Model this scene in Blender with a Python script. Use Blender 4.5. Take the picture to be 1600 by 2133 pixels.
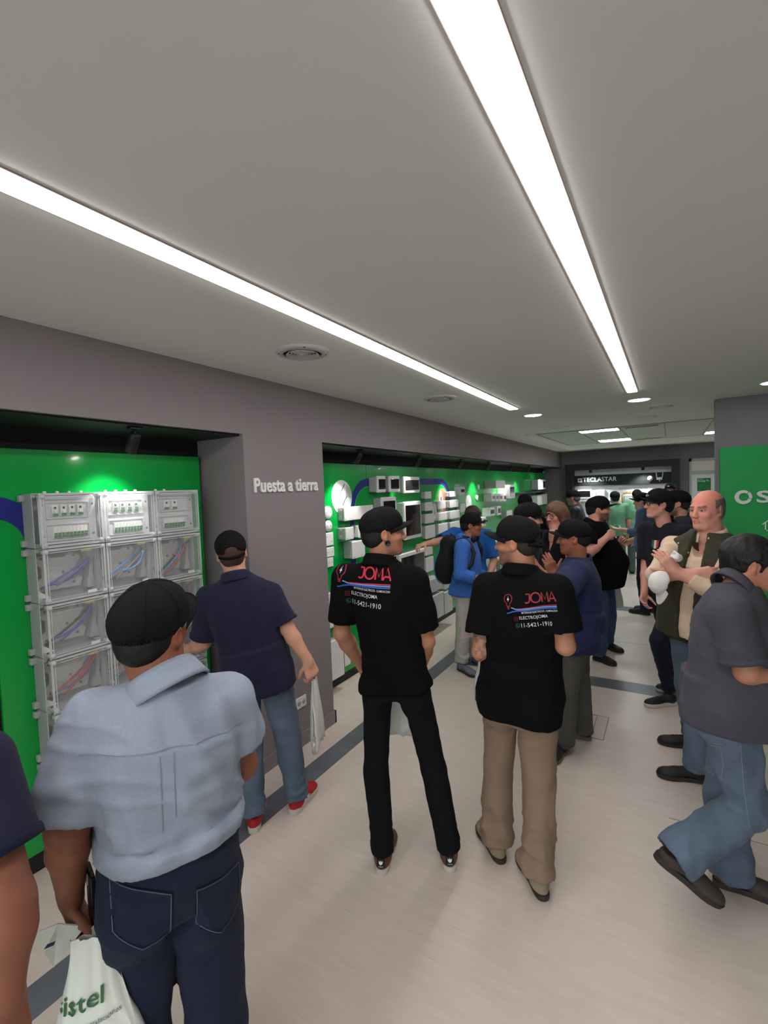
import bpy, bmesh, math, random
import numpy as np
from mathutils import Vector, Matrix
from mathutils.bvhtree import BVHTree

for _o in list(bpy.data.objects):
    bpy.data.objects.remove(_o)
SC = bpy.context.scene
COL = SC.collection
rng = random.Random(7)

# ------------------------------------------------------------------ camera
CAM_H = 1.9
F_PX = 989.1                                   # focal length in pixels of a 1600 x 2133 frame
_yaw, _pitch, _roll = math.radians(31.095), math.radians(2.66), math.radians(-2.202)
FWD = np.array([-math.sin(_yaw) * math.cos(_pitch), math.cos(_yaw) * math.cos(_pitch), -math.sin(_pitch)])
_r = np.array([math.cos(_yaw), math.sin(_yaw), 0.0]); _u = np.cross(_r, FWD)
RGT = math.cos(_roll) * _r + math.sin(_roll) * _u
UPV = -math.sin(_roll) * _r + math.cos(_roll) * _u
CPOS = np.array([0.0, 0.0, CAM_H])
cam_data = bpy.data.cameras.new('camera')
cam_data.sensor_fit = 'HORIZONTAL'; cam_data.sensor_width = 36.0
cam_data.lens = 36.0 * F_PX / 1600.0
cam_data.clip_start = 0.05
camera = bpy.data.objects.new('camera', cam_data)
COL.objects.link(camera)
camera.matrix_world = Matrix(((RGT[0], UPV[0], -FWD[0], CPOS[0]), (RGT[1], UPV[1], -FWD[1], CPOS[1]),
                              (RGT[2], UPV[2], -FWD[2], CPOS[2]), (0, 0, 0, 1)))
SC.camera = camera

# ------------------------------------------------------------------ world, exposure
world = bpy.data.worlds.new('world'); SC.world = world; world.use_nodes = True
world.node_tree.nodes['Background'].inputs[0].default_value = (0.74, 0.82, 0.82, 1)
world.node_tree.nodes['Background'].inputs[1].default_value = 1.9
SC.view_settings.view_transform = 'Standard'; SC.view_settings.look = 'None'
SC.view_settings.exposure = 0.64; SC.view_settings.gamma = 1.0
SC.view_settings.use_curve_mapping = False
STRIP_POWER = 12.5          # radiance of the ceiling light strips
DOWNLIGHT_POWER = 12.0
SPOT_WATT = 22.0


def ray(x, y):
    return FWD + (x - 800.0) / F_PX * RGT - (y - 1066.5) / F_PX * UPV


def at(x, y, d):
    return CPOS + ray(x, y) * d


def on_x(x, y, X):
    q = ray(x, y); return CPOS + q * (X / q[0])


def on_y(x, y, Y):
    q = ray(x, y); return CPOS + q * (Y / q[1])


def on_z(x, y, z):
    q = ray(x, y); return CPOS + q * ((z - CAM_H) / q[2])


# ------------------------------------------------------------------ materials
MATS = {}


def srgb(r, g, b):
    def c(v):
        v /= 255.0
        return v / 12.92 if v <= 0.04045 else ((v + 0.055) / 1.055) ** 2.4
    return (c(r), c(g), c(b), 1.0)


def mat(name, color, rough=0.6, metal=0.0, noise=0.0, nscale=8.0, bump=0.0, bscale=200.0, trans=0.0, ior=1.45,
        emit=0.0, emit_color=None, stretch=None, vcol=False, spec=0.5, coat=0.0, sheen=0.0, alpha=1.0):
    if name in MATS:
        return MATS[name]
    m = bpy.data.materials.new(name); m.use_nodes = True
    nt = m.node_tree; b = nt.nodes['Principled BSDF']
    b.inputs['Base Color'].default_value = color
    b.inputs['Roughness'].default_value = rough
    b.inputs['Metallic'].default_value = metal
    b.inputs['Specular IOR Level'].default_value = spec
    b.inputs['IOR'].default_value = ior
    if coat: b.inputs['Coat Weight'].default_value = coat; b.inputs['Coat Roughness'].default_value = 0.08
    if sheen: b.inputs['Sheen Weight'].default_value = sheen; b.inputs['Sheen Roughness'].default_value = 0.6
    if trans: b.inputs['Transmission Weight'].default_value = trans
    if alpha < 1: b.inputs['Alpha'].default_value = alpha
    if emit:
        b.inputs['Emission Color'].default_value = emit_color or color
        b.inputs['Emission Strength'].default_value = emit
    tc = mp = None
    if noise or bump or vcol:
        tc = nt.nodes.new('ShaderNodeTexCoord'); mp = nt.nodes.new('ShaderNodeMapping')
        nt.links.new(tc.outputs['Object'], mp.inputs['Vector'])
        if stretch: mp.inputs['Scale'].default_value = stretch
    base = None
    if vcol:
        a = nt.nodes.new('ShaderNodeVertexColor'); a.layer_name = 'Col'; base = a.outputs['Color']
        nt.links.new(base, b.inputs['Base Color'])
    if noise:
        n = nt.nodes.new('ShaderNodeTexNoise'); n.inputs['Scale'].default_value = nscale; n.inputs['Detail'].default_value = 5
        nt.links.new(mp.outputs['Vector'], n.inputs['Vector'])
        rp = nt.nodes.new('ShaderNodeMapRange')
        rp.inputs['From Min'].default_value = 0.3; rp.inputs['From Max'].default_value = 0.7
        rp.inputs['To Min'].default_value = 1 - noise; rp.inputs['To Max'].default_value = 1 + noise
        nt.links.new(n.outputs['Fac'], rp.inputs['Value'])
        mx = nt.nodes.new('ShaderNodeMix'); mx.data_type = 'RGBA'; mx.blend_type = 'MULTIPLY'
        mx.inputs['Factor'].default_value = 1.0
        if base is not None: nt.links.new(base, mx.inputs['A'])
        else: mx.inputs['A'].default_value = color
        nt.links.new(rp.outputs['Result'], mx.inputs['B'])
        nt.links.new(mx.outputs['Result'], b.inputs['Base Color'])
    if bump:
        n2 = nt.nodes.new('ShaderNodeTexNoise'); n2.inputs['Scale'].default_value = bscale; n2.inputs['Detail'].default_value = 3
        nt.links.new(mp.outputs['Vector'], n2.inputs['Vector'])
        bp = nt.nodes.new('ShaderNodeBump'); bp.inputs['Strength'].default_value = bump; bp.inputs['Distance'].default_value = 0.004
        nt.links.new(n2.outputs['Fac'], bp.inputs['Height']); nt.links.new(bp.outputs['Normal'], b.inputs['Normal'])
    MATS[name] = m
    return m


# ------------------------------------------------------------------ tagging, building
def tag(o, label=None, cat=None, group=None, kind=None):
    if label: o['label'] = label
    if cat: o['category'] = cat
    if group: o['group'] = group
    if kind: o['kind'] = kind
    return o


ORIG = {}       # world origin of every object's mesh coordinates


def empty(name, loc, label, cat, group=None):
    o = bpy.data.objects.new(name, None); COL.objects.link(o)
    o.empty_display_size = 0.05
    o.location = [float(v) for v in loc]
    ORIG[o.name] = np.array(loc, float)
    return tag(o, label, cat, group)


def link_mesh(name, me, m, parent=None, loc=None):
    o = bpy.data.objects.new(name, me); COL.objects.link(o)
    if m is not None and not me.materials: me.materials.append(m)
    if parent is not None:
        o.parent = parent; ORIG[o.name] = ORIG[parent.name]
    else:
        l = np.zeros(3) if loc is None else np.array(loc, float)
        o.location = [float(v) for v in l]; ORIG[o.name] = l
    return o


def raw_mesh(name, V, Fc, smooth=False, cols=None):
    """V (n,3), Fc (m,4) or (m,3) arrays -> mesh, quickly"""
    V = np.ascontiguousarray(V, np.float32); Fc = np.ascontiguousarray(Fc, np.int32)
    me = bpy.data.meshes.new(name)
    n, k = Fc.shape
    me.vertices.add(len(V)); me.vertices.foreach_set('co', V.ravel())
    me.loops.add(n * k); me.loops.foreach_set('vertex_index', Fc.ravel())
    me.polygons.add(n)
    me.polygons.foreach_set('loop_start', np.arange(0, n * k, k, dtype=np.int32))
    me.polygons.foreach_set('loop_total', np.full(n, k, np.int32))
    if smooth: me.polygons.foreach_set('use_smooth', np.ones(n, bool))
    if cols is not None:
        ca = me.color_attributes.new('Col', 'FLOAT_COLOR', 'POINT')
        ca.data.foreach_set('color', np.ascontiguousarray(np.c_[cols, np.ones(len(cols))], np.float32).ravel())
    me.update(); me.validate()
    return me


class MB:
    """collects boxes, tubes, prisms in world coordinates and links them as one mesh object"""
    def __init__(s): s.v = []; s.f = []; s.sm = []

    def add(s, vs, fs, smooth=False):
        n = len(s.v); s.v.extend([tuple(map(float, v)) for v in vs])
        for f in fs: s.f.append([n + i for i in f]); s.sm.append(smooth)
        return s

    def box(s, a, b):
        x0, y0, z0 = a; x1, y1, z1 = b
        x0, x1 = min(x0, x1), max(x0, x1); y0, y1 = min(y0, y1), max(y0, y1); z0, z1 = min(z0, z1), max(z0, z1)
        return s.add([(x0, y0, z0), (x1, y0, z0), (x1, y1, z0), (x0, y1, z0), (x0, y0, z1), (x1, y0, z1), (x1, y1, z1), (x0, y1, z1)],
                     [(0, 3, 2, 1), (4, 5, 6, 7), (0, 1, 5, 4), (1, 2, 6, 5), (2, 3, 7, 6), (3, 0, 4, 7)])

    def rbox(s, a, b, r=0.006, seg=2):
        bm = bmesh.new(); bmesh.ops.create_cube(bm, size=1.0)
        a = np.array(a, float); b = np.array(b, float); c = (a + b) / 2; e = np.abs(b - a)
        for v in bm.verts: v.co = Vector([c[i] + v.co[i] * e[i] for i in range(3)])
        r = min(r, 0.45 * e.min())
        bmesh.ops.bevel(bm, geom=bm.edges[:], offset=r, segments=seg, affect='EDGES', profile=0.5)
        return s.bm(bm, False)

    def bm(s, bm, smooth=False):
        bm.verts.index_update()
        s.add([v.co[:] for v in bm.verts], [[v.index for v in f.verts] for f in bm.faces], smooth); bm.free(); return s

    def tube(s, pts, r, n=10, caps=True, smooth=True):
        pts = [np.array(p, float) for p in pts]
        rs = r if hasattr(r, '__len__') else [r] * len(pts)
        vs = []; fs = []
        prev = None
        for i, p in enumerate(pts):
            d = pts[min(i + 1, len(pts) - 1)] - pts[max(i - 1, 0)]; d = d / (np.linalg.norm(d) + 1e-12)
            if prev is None:
                a = np.array([0, 0, 1.0]) if abs(d[2]) < 0.9 else np.array([1.0, 0, 0])
                e1 = np.cross(a, d)
            else: e1 = prev - d * (prev @ d)
            e1 /= np.linalg.norm(e1) + 1e-12; e2 = np.cross(d, e1); prev = e1
            for k in range(n):
                t = 2 * math.pi * k / n; vs.append(p + rs[i] * (math.cos(t) * e1 + math.sin(t) * e2))
        for i in range(len(pts) - 1):
            for k in range(n):
                fs.append((i * n + k, i * n + (k + 1) % n, (i + 1) * n + (k + 1) % n, (i + 1) * n + k))
        s.add(vs, fs, smooth)
        if caps:
            b0 = len(s.v) - len(vs)
            s.f.append([b0 + n - 1 - k for k in range(n)]); s.sm.append(False)
            s.f.append([b0 + (len(pts) - 1) * n + k for k in range(n)]); s.sm.append(False)
        return s

    def lathe(s, prof, c, axis=(0, 0, 1), n=32, smooth=True, sx=1.0):
        """prof = [(radius, height)]"""
        ax = np.array(axis, float); ax /= np.linalg.norm(ax)
        a = np.array([0, 0, 1.0]) if abs(ax[2]) < 0.9 else np.array([1.0, 0, 0])
        e1 = np.cross(a, ax); e1 /= np.linalg.norm(e1); e2 = np.cross(ax, e1); c = np.array(c, float)
        vs = []; fs = []
        for (r, h) in prof:
            for k in range(n):
                t = 2 * math.pi * k / n
                vs.append(c + ax * h + r * (math.cos(t) * e1 * sx + math.sin(t) * e2))
        for i in range(len(prof) - 1):
            for k in range(n):
                fs.append((i * n + k, i * n + (k + 1) % n, (i + 1) * n + (k + 1) % n, (i + 1) * n + k))
        return s.add(vs, fs, smooth)

    def prism(s, poly, o, U, V, N, t0, t1):
        """extrude the 2-D polygon poly (in axes U, V from o) along N from t0 to t1"""
        o, U, V, N = [np.array(q, float) for q in (o, U, V, N)]
        n = len(poly)
        vs = [o + U * p[0] + V * p[1] + N * t for t in (t0, t1) for p in poly]
        fs = [list(range(n))[::-1], [n + i for i in range(n)]] + [(i, (i + 1) % n, n + (i + 1) % n, n + i) for i in range(n)]
        return s.add(vs, fs)

    def build(s, name, m, parent=None, loc=None, label=None):
        o0 = ORIG[parent.name] if parent is not None else (np.zeros(3) if loc is None else np.array(loc, float))
        me = bpy.data.meshes.new(name)
        me.from_pydata([(v[0] - o0[0], v[1] - o0[1], v[2] - o0[2]) for v in s.v], [], s.f)
        me.polygons.foreach_set('use_smooth', s.sm)
        me.update()
        o = link_mesh(name, me, m, parent, loc)
        if label: o['label'] = label
        return o


def box_obj(name, a, b, m, parent=None, r=0.0, kind=None, label=None, loc=None):
    mb = MB()
    mb.rbox(a, b, r) if r else mb.box(a, b)
    o = mb.build(name, m, parent, loc=loc, label=label)
    if kind: o['kind'] = kind
    return o


def text_poly(body, size=1.0, align='LEFT', spacing=1.0, shear=0.0, bold=0.0):
    """flat letters as (verts2d, faces)"""
    cu = bpy.data.curves.new('t', 'FONT'); cu.body = body; cu.size = size; cu.align_x = align
    cu.space_character = spacing; cu.shear = shear; cu.offset = bold; cu.resolution_u = 3
    ob = bpy.data.objects.new('t', cu); COL.objects.link(ob)
    bpy.context.view_layer.update()
    dg = bpy.context.evaluated_depsgraph_get()
    me = bpy.data.meshes.new_from_object(ob.evaluated_get(dg))
    vs = [(v.co.x, v.co.y) for v in me.vertices]; fs = [tuple(p.vertices) for p in me.polygons]
    bpy.data.objects.remove(ob); bpy.data.meshes.remove(me); bpy.data.curves.remove(cu)
    return vs, fs


def fit_text(body, w, h=None, **k):
    vs, fs = text_poly(body, 1.0, **k)
    a = np.array(vs); a -= a.min(0); a[:, 0] *= w / a[:, 0].max()
    a[:, 1] *= (h / a[:, 1].max()) if h else w / (np.array(vs)[:, 0].max() - np.array(vs)[:, 0].min())
    return [tuple(p) for p in a], fs


def raised_text(name, body, o, U, V, N, w, h, thick, m, parent, **k):
    """letters standing proud of a surface; thick letters become one part each, thin print stays one flat part"""
    vs, fs = fit_text(body, w, h, **k)
    o, U, V, N = [np.array(q, float) for q in (o, U, V, N)]
    bm = bmesh.new()
    bv = [bm.verts.new(o + U * p[0] + V * p[1] + N * 0.001) for p in vs]
    for f in fs:
        try: bm.faces.new([bv[i] for i in f])
        except ValueError: pass
    if thick <= 0.0015:
        bmesh.ops.recalc_face_normals(bm, faces=bm.faces[:])
        mb = MB(); mb.bm(bm)
        return mb.build(name, m, parent)
    seen = set(); out = None
    bm.faces.index_update(); bm.faces.ensure_lookup_table()
    for f0 in bm.faces[:]:
        if f0.index in seen: continue
        stack = [f0]; isl = []; seen.add(f0.index)
        while stack:
            f = stack.pop(); isl.append(f)
            for v in f.verts:
                for g in v.link_faces:
                    if g.index not in seen: seen.add(g.index); stack.append(g)
        b2 = bmesh.new(); mp = {}
        for f in isl:
            for v in f.verts:
                if v not in mp: mp[v] = b2.verts.new(v.co)
            b2.faces.new([mp[v] for v in f.verts])
        ex = bmesh.ops.extrude_face_region(b2, geom=b2.faces[:])
        for e in ex['geom']:
            if isinstance(e, bmesh.types.BMVert): e.co += Vector(N * thick)
        bmesh.ops.recalc_face_normals(b2, faces=b2.faces[:])
        mb = MB(); mb.bm(b2); out = mb.build('letter', m, parent)
    bm.free()
    return out
# ================================================================== the room
XW, XB, ZC, ZS, YB = -2.39, -2.80, 2.69, 2.29, 12.95       # wall face, board face, ceiling, soffit, far wall
M_WALL = mat('wall_paint', srgb(136, 127, 130), 0.75, noise=0.02, nscale=3, bump=0.03, bscale=300)
M_WALL2 = mat('wall_paint_cool', srgb(130, 128, 132), 0.75, noise=0.02, nscale=3, bump=0.03, bscale=300)
M_CEIL = mat('ceiling_paint', srgb(228, 229, 224), 0.85, noise=0.012, nscale=2)
M_BLACK = mat('black_matt', srgb(24, 25, 27), 0.6)
M_WHITE = mat('white_plastic', srgb(226, 226, 224), 0.4)
M_GREYP = mat('grey_plastic', srgb(176, 178, 178), 0.45)
M_STRIPE = mat('floor_stripe', srgb(104, 108, 116), 0.38, noise=0.16, nscale=6, stretch=(1, 1, 1))
M_GREEN = mat('green_board', srgb(0, 158, 62), 0.22, noise=0.015, nscale=2, coat=0.3)
M_BLUE = mat('blue_print', srgb(40, 48, 132), 0.25)
M_DARKGLASS = mat('smoked_glass', srgb(26, 24, 27), 0.06, spec=0.7)
M_SCREW = mat('screw_grey', srgb(110, 110, 112), 0.4)


def floor_material():
    m = bpy.data.materials.new('floor_vinyl'); m.use_nodes = True
    nt = m.node_tree; b = nt.nodes['Principled BSDF']
    tc = nt.nodes.new('ShaderNodeTexCoord')
    mp = nt.nodes.new('ShaderNodeMapping'); mp.inputs['Rotation'].default_value = (0, 0, math.radians(38)); mp.inputs['Scale'].default_value = (1.2, 9, 1)
    nt.links.new(tc.outputs['Object'], mp.inputs['Vector'])
    n1 = nt.nodes.new('ShaderNodeTexNoise'); n1.inputs['Scale'].default_value = 3.2; n1.inputs['Detail'].default_value = 8; n1.inputs['Roughness'].default_value = 0.62
    nt.links.new(mp.outputs['Vector'], n1.inputs['Vector'])
    n2 = nt.nodes.new('ShaderNodeTexNoise'); n2.inputs['Scale'].default_value = 1.3; n2.inputs['Detail'].default_value = 3
    nt.links.new(tc.outputs['Object'], n2.inputs['Vector'])
    cr = nt.nodes.new('ShaderNodeValToRGB'); e = cr.color_ramp.elements
    e[0].position = 0.25; e[0].color = srgb(211, 197, 185); e[1].position = 0.7; e[1].color = srgb(221, 208, 197)
    nt.links.new(n1.outputs['Fac'], cr.inputs['Fac'])
    mr = nt.nodes.new('ShaderNodeMapRange'); mr.inputs['From Min'].default_value = .3; mr.inputs['From Max'].default_value = .7
    mr.inputs['To Min'].default_value = .95; mr.inputs['To Max'].default_value = 1.03
    nt.links.new(n2.outputs['Fac'], mr.inputs['Value'])
    mx = nt.nodes.new('ShaderNodeMix'); mx.data_type = 'RGBA'; mx.blend_type = 'MULTIPLY'; mx.inputs['Factor'].default_value = 1
    nt.links.new(cr.outputs['Color'], mx.inputs['A']); nt.links.new(mr.outputs['Result'], mx.inputs['B'])
    # scuffs: short dark hairlines
    mp3 = nt.nodes.new('ShaderNodeMapping'); mp3.inputs['Rotation'].default_value = (0, 0, math.radians(25)); mp3.inputs['Scale'].default_value = (3, 42, 1)
    nt.links.new(tc.outputs['Object'], mp3.inputs['Vector'])
    n3 = nt.nodes.new('ShaderNodeTexNoise'); n3.inputs['Scale'].default_value = 2.0; n3.inputs['Detail'].default_value = 2
    nt.links.new(mp3.outputs['Vector'], n3.inputs['Vector'])
    m3 = nt.nodes.new('ShaderNodeMapRange'); m3.inputs['From Min'].default_value = .70; m3.inputs['From Max'].default_value = .78
    m3.inputs['To Min'].default_value = 0; m3.inputs['To Max'].default_value = .28
    nt.links.new(n3.outputs['Fac'], m3.inputs['Value'])
    mx2 = nt.nodes.new('ShaderNodeMix'); mx2.data_type = 'RGBA'; mx2.inputs['B'].default_value = srgb(120, 108, 98)
    nt.links.new(m3.outputs['Result'], mx2.inputs['Factor']); nt.links.new(mx.outputs['Result'], mx2.inputs['A'])
    nt.links.new(mx2.outputs['Result'], b.inputs['Base Color'])
    b.inputs['Roughness'].default_value = 0.33; b.inputs['Specular IOR Level'].default_value = 0.45
    return m


XR, YN = 3.4, -2.6            # far right wall and wall behind the camera
floor = box_obj('floor', (-3.1, YN, -0.12), (XR, YB + 0.2, 0.0), floor_material(), kind='structure')
for a, b in (((-2.18, YN + .01, 0), (-2.025, YB, 0.0015)), ((-2.02, 4.70, 0), (XR, 4.93, 0.0015)), ((-2.02, 7.66, 0), (XR, 7.93, 0.0015))):
    box_obj('floor_stripe', a, b, M_STRIPE, floor)
seam = MB()
seam.box((-2.02, 6.15, 0), (XR, 6.154, 0.0006)); seam.box((-.02, 3.0, 0), (XR, 3.004, .0006))
seam.build('floor_seam', mat('seam_dark', srgb(120, 112, 104), .6), floor)
ceiling = box_obj('ceiling', (-3.1, YN, ZC), (XR, YB + 0.2, ZC + 0.12), M_CEIL, kind='structure')

wl = MB()
wl.box((-3.1, YN, ZS + 0.012), (XW, 2.21, ZC)); wl.box((-3.1, 2.21, 0), (XW, 3.04, ZC)); wl.box((-3.1, 3.04, ZS + 0.012), (XW, YB, ZC))
wl.box((-3.1, YN, 0), (XW, 0.30, ZS + .012))
wall_left = tag(wl.build('wall_left', M_WALL), kind='structure')
rb = MB()                                   # black lining of the two niches
for y0, y1 in ((0.30, 2.21), (3.04, YB)):
    rb.box((-3.1, y0, 0), (XB - 0.045, y1, ZS + 0.012)); rb.box((XB - 0.045, y0, ZS), (XW - 0.03, y1, ZS + 0.011))
rb.build('niche_lining', M_BLACK, wall_left)
tag(box_obj('wall_back', (-3.1, YB, 0), (XR, YB + 0.15, ZC), M_WALL2), kind='structure')
tag(box_obj('wall_right', (XR, YN, 0), (XR + 0.1, YB, ZC), M_WALL2), kind='structure')
wn = MB(); wn.box((-3.1, YN - .12, 0), (-2.3, YN, ZC)); wn.box((2.6, YN - .12, 0), (XR, YN, ZC)); wn.box((-2.3, YN - .12, 2.45), (2.6, YN, ZC))   # unseen wall behind the camera; opening added so daylight brightens the room
tag(wn.build('wall_near', M_WALL2), kind='structure')
tag(box_obj('pavement', (-8, YN - 6, -.14), (8, YN, -.02), mat('pavement', srgb(150, 148, 144), .8)), kind='structure')  # unseen ground outside the added daylight opening
wall_part = tag(box_obj('wall_partition', (0.402, 5.92, 0), (XR, 6.05, ZC), M_WALL2), kind='structure')
bb = MB(); bb.box((XW, 2.19, 0), (XW + 0.014, 3.055, 0.10)); bb.box((XW - 0.4, 3.04, 0), (XW + .014, 3.055, 0.10)); bb.box((XW - .4, 2.195, 0), (XW + .014, 2.21, .10))
tag(bb.build('baseboard_left', M_WALL), kind='structure')
bb = MB(); bb.box((0.39, 5.905, 0), (XR, 5.92, 0.10))
tag(bb.build('baseboard_right', M_WALL2), kind='structure')

# ---- ceiling light strips
M_STRIP = mat('light_diffuser', (1, .955, .96, 1), 0.5, emit=STRIP_POWER, emit_color=(1.0, 0.95, 0.95, 1))
M_STRIPF = mat('light_profile', srgb(168, 150, 148), 0.5)
for (x0, x1, ya, yj, yb, lab) in ((-1.425, -1.335, YN + .4, 0.2, 4.97, 'long recessed ceiling light strip nearer the grey left wall'),
                                  (-0.318, -0.238, YN + .4, 2.56, 4.80, 'long recessed ceiling light strip running down the middle of the ceiling')):
    t = empty('linear_light', ((x0 + x1) / 2, yb, ZC), lab, 'ceiling light', 'ceiling light strips')
    f = MB()
    f.box((x0 - 0.006, ya, ZC - 0.006), (x0, yb + .006, ZC)); f.box((x1, ya, ZC - 0.006), (x1 + 0.006, yb + .006, ZC)); f.box((x0 - .006, yb, ZC - .006), (x1 + .006, yb + .006, ZC))
    f.build('housing', M_STRIPF, t)
    box_obj('diffuser', (x0, ya, ZC - 0.010), (x1, yj - 0.003, ZC - .001), M_STRIP, t)
    box_obj('diffuser', (x0 + .004, yj + 0.003, ZC - 0.0105), (x1 + .004 - .0045, yb, ZC - .001), M_STRIP, t)

# ---- round downlights
M_DL = mat('downlight_lens', (1, 1, 1, 1), 0.4, emit=DOWNLIGHT_POWER, emit_color=(0.95, 0.98, 1.0, 1))
for x, y, lab in ((-1.335, 5.60, 'round lit ceiling downlight just past the end of the left light strip'),
                  (-0.252, 5.36, 'round lit ceiling downlight just past the end of the middle light strip'),
                  (0.775, 5.24, 'round lit ceiling downlight at the right edge above the grey partition')):
    t = empty('downlight', (x, y, ZC), lab, 'downlight', 'round ceiling downlights')
    MB().lathe([(0.086, -.001), (0.098, -.002), (0.112, -.008), (0.114, 0)], (x, y, ZC), n=40).build('trim_ring', M_WHITE, t)
    MB().lathe([(0.0001, -.006), (0.088, -.006), (.088, 0)], (x, y, ZC), n=40).build('lens', M_DL, t)

# ---- round air diffusers
M_DIFF = mat('diffuser_grey', srgb(200, 194, 198), 0.5)
M_GAP = mat('duct_dark', srgb(38, 36, 40), 0.8)


def air_diffuser(x, y, R, lab, m=M_DIFF):
    t = empty('air_diffuser', (x, y, ZC), lab, 'air vent', 'round ceiling air diffusers')
    MB().lathe([(0.72 * R, -0.012), (0.74 * R, -.019), (R, -.006), (R + .001, 0)], (x, y, ZC), n=48).build('flange', m, t)
    MB().lathe([(0.0001, -.002), (0.73 * R, -.002)], (x, y, ZC), n=40).build('duct', M_GAP, t)
    for k, q in enumerate((0.62, 0.48, 0.35, 0.23)):
        MB().lathe([(q * R * .80, -.006), (q * R * .98, -.022), (q * R, -.021), (q * R * .86, -.004)], (x, y, ZC), n=40).build('cone_ring', m, t)
    MB().lathe([(.0001, -.020), (.11 * R, -.020), (.13 * R, -.004)], (x, y, ZC), n=32).build('hub', m, t)
    for k in range(4):
        a = math.pi / 4 + k * math.pi / 2
        MB().lathe([(.0001, -.015), (.006, -.014), (.006, -.008)], (x + .86 * R * math.cos(a), y + .86 * R * math.sin(a), ZC), n=10).build('screw', M_GAP, t)


air_diffuser(-1.757, 2.095, 0.150, 'large round air diffuser in the ceiling nearest the camera, above the pillar lettering')
air_diffuser(-1.73, 3.892, 0.148, 'second round air diffuser in the ceiling, above the product wall')
air_diffuser(-0.072, 5.968, 0.155, 'round air diffuser in the ceiling beside the far right downlight', M_CEIL)
for x, y, lab in ((-1.316, 7.11, 'thin unlit round ceiling cover left of the far ceiling panels'), (-0.253, 6.9, 'thin unlit round ceiling cover in front of the far ceiling panels')):
    t = empty('ceiling_cover', (x, y, ZC), lab, 'ceiling cover')
    MB().lathe([(.0001, -.005), (.105, -.005), (.112, -.002), (.113, 0)], (x, y, ZC), n=36).build('plate', M_CEIL, t)
    MB().lathe([(.113, -.004), (.124, -.003), (.125, 0)], (x, y, ZC), n=36).build('rim', M_DIFF, t)

# ---- far suspended ceiling: sunk field with tiles, light panels and air slots
M_TBAR = mat('tbar_grey', srgb(150, 153, 150), .5)
M_TILE = mat('ceiling_tile', srgb(205, 208, 203), .9, noise=.02, nscale=30)
M_FLUO = mat('panel_lamp', (1, 1, 1, 1), .5, emit=24.0, emit_color=(.93, .98, 1.0, 1))
y0t, y1t = 7.75, 10.55
gx = [-1.80, -1.215, -0.63, -0.055, 0.52, 1.10, 1.68]
gy = [y0t, 9.15, y1t]
for i in range(len(gx) - 1):
    for j in range(2):
        box_obj('ceiling_tile', (gx[i] + .012, gy[j] + .012, ZC - .006), (gx[i + 1] - .012, gy[j + 1] - .012, ZC), M_TILE, ceiling)
bars = MB()
for x in gx: bars.box((x - .011, y0t - .011, ZC - .010), (x + .011, y1t + .011, ZC))
bars.box((gx[0], y0t - .011, ZC - .010), (gx[-1], y0t + .011, ZC)); bars.box((gx[0], y1t - .011, ZC - .010), (gx[-1], y1t + .011, ZC))
bars.build('ceiling_grid', M_TBAR, ceiling)
cv = MB()
cv.prism([(0, 0), (.10, 0), (0, -.05)], (-1.93, 0, ZC), (1, 0, 0), (0, 0, 1), (0, 1, 0), 7.6, 11.5)
cv.prism([(0, 0), (-.12, 0), (0, -.05)], (0, 11.55, ZC), (0, 1, 0), (0, 0, 1), (1, 0, 0), -1.93, XR)
cv.build('ceiling_cove', M_CEIL, ceiling)
for (x0, x1, yy, w, lab) in ((-1.20, -.645, 8.0, .30, 'bright rectangular ceiling lamp, nearer one over the far group'),
                             (-1.165, -.615, 10.12, .46, 'bright rectangular ceiling lamp close to the far wall, left of the air slot'),
                             (.535, 1.085, 10.12, .46, 'bright rectangular ceiling lamp half hidden by the grey partition')):
    t = empty('panel_light', ((x0 + x1) / 2, yy, ZC), lab, 'ceiling light', 'rectangular far ceiling lamps')
    box_obj('frame', (x0, yy - w / 2, ZC - .012), (x1, yy + w / 2, ZC - .0065), M_WHITE, t)
    box_obj('lamp', (x0 + .012, yy - w / 2 + .015, ZC - .0145), (x1 - .012, yy + w / 2 - .015, ZC - .0125), M_FLUO, t)
for yy, w, lab in ((7.92, .22, 'narrow ceiling air slot beside the nearer rectangular lamp'), (10.35, .26, 'narrow ceiling air slot beside the farther rectangular lamp')):
    t = empty('air_slot', (-.34, yy, ZC), lab, 'air vent')
    box_obj('frame', (-.60, yy - w / 2, ZC - .014), (-.09, yy + w / 2, ZC - .007), M_DIFF, t)
    for k in range(2):
        box_obj('slot', (-.56, yy - w / 2 + .04 + k * .09, ZC - .0155), (-.13, yy - w / 2 + .085 + k * .09, ZC - .0145), M_GAP, t)

# ---- writing and socket on the pillar
M_LET = mat('white_lettering', srgb(236, 234, 232), .5)
t = empty('wall_lettering', (XW, 2.6, 1.96), 'white raised letters on the grey pillar', 'lettering')
raised_text('letters', 'Puesta a tierra', (XW, 2.283, 1.915), (0, 1, 0), (0, 0, 1), (1, 0, 0), .668, .098, .012, M_LET, t, spacing=1.04, bold=.022)
t = empty('wall_socket', (XW, 2.646, .335), 'white double wall socket low on the grey pillar', 'socket')
box_obj('plate', (XW, 2.588, .292), (XW + .010, 2.700, .376), M_WHITE, t, r=.004)
for yy in (2.618, 2.668):
    s_ = MB()
    s_.lathe([(.0001, .0108), (.019, .0108), (.019, .0095)], (XW, yy, .334), axis=(1, 0, 0), n=20)
    so = s_.build('outlet', M_GREYP, t)
    h = MB()
    for a in (-1, 1):
        h.box((XW + .011, yy + a * .007 - .0015, .331), (XW + .0115, yy + a * .007 + .0015, .340))
    h.build('pin_hole', M_BLACK, so)

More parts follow.
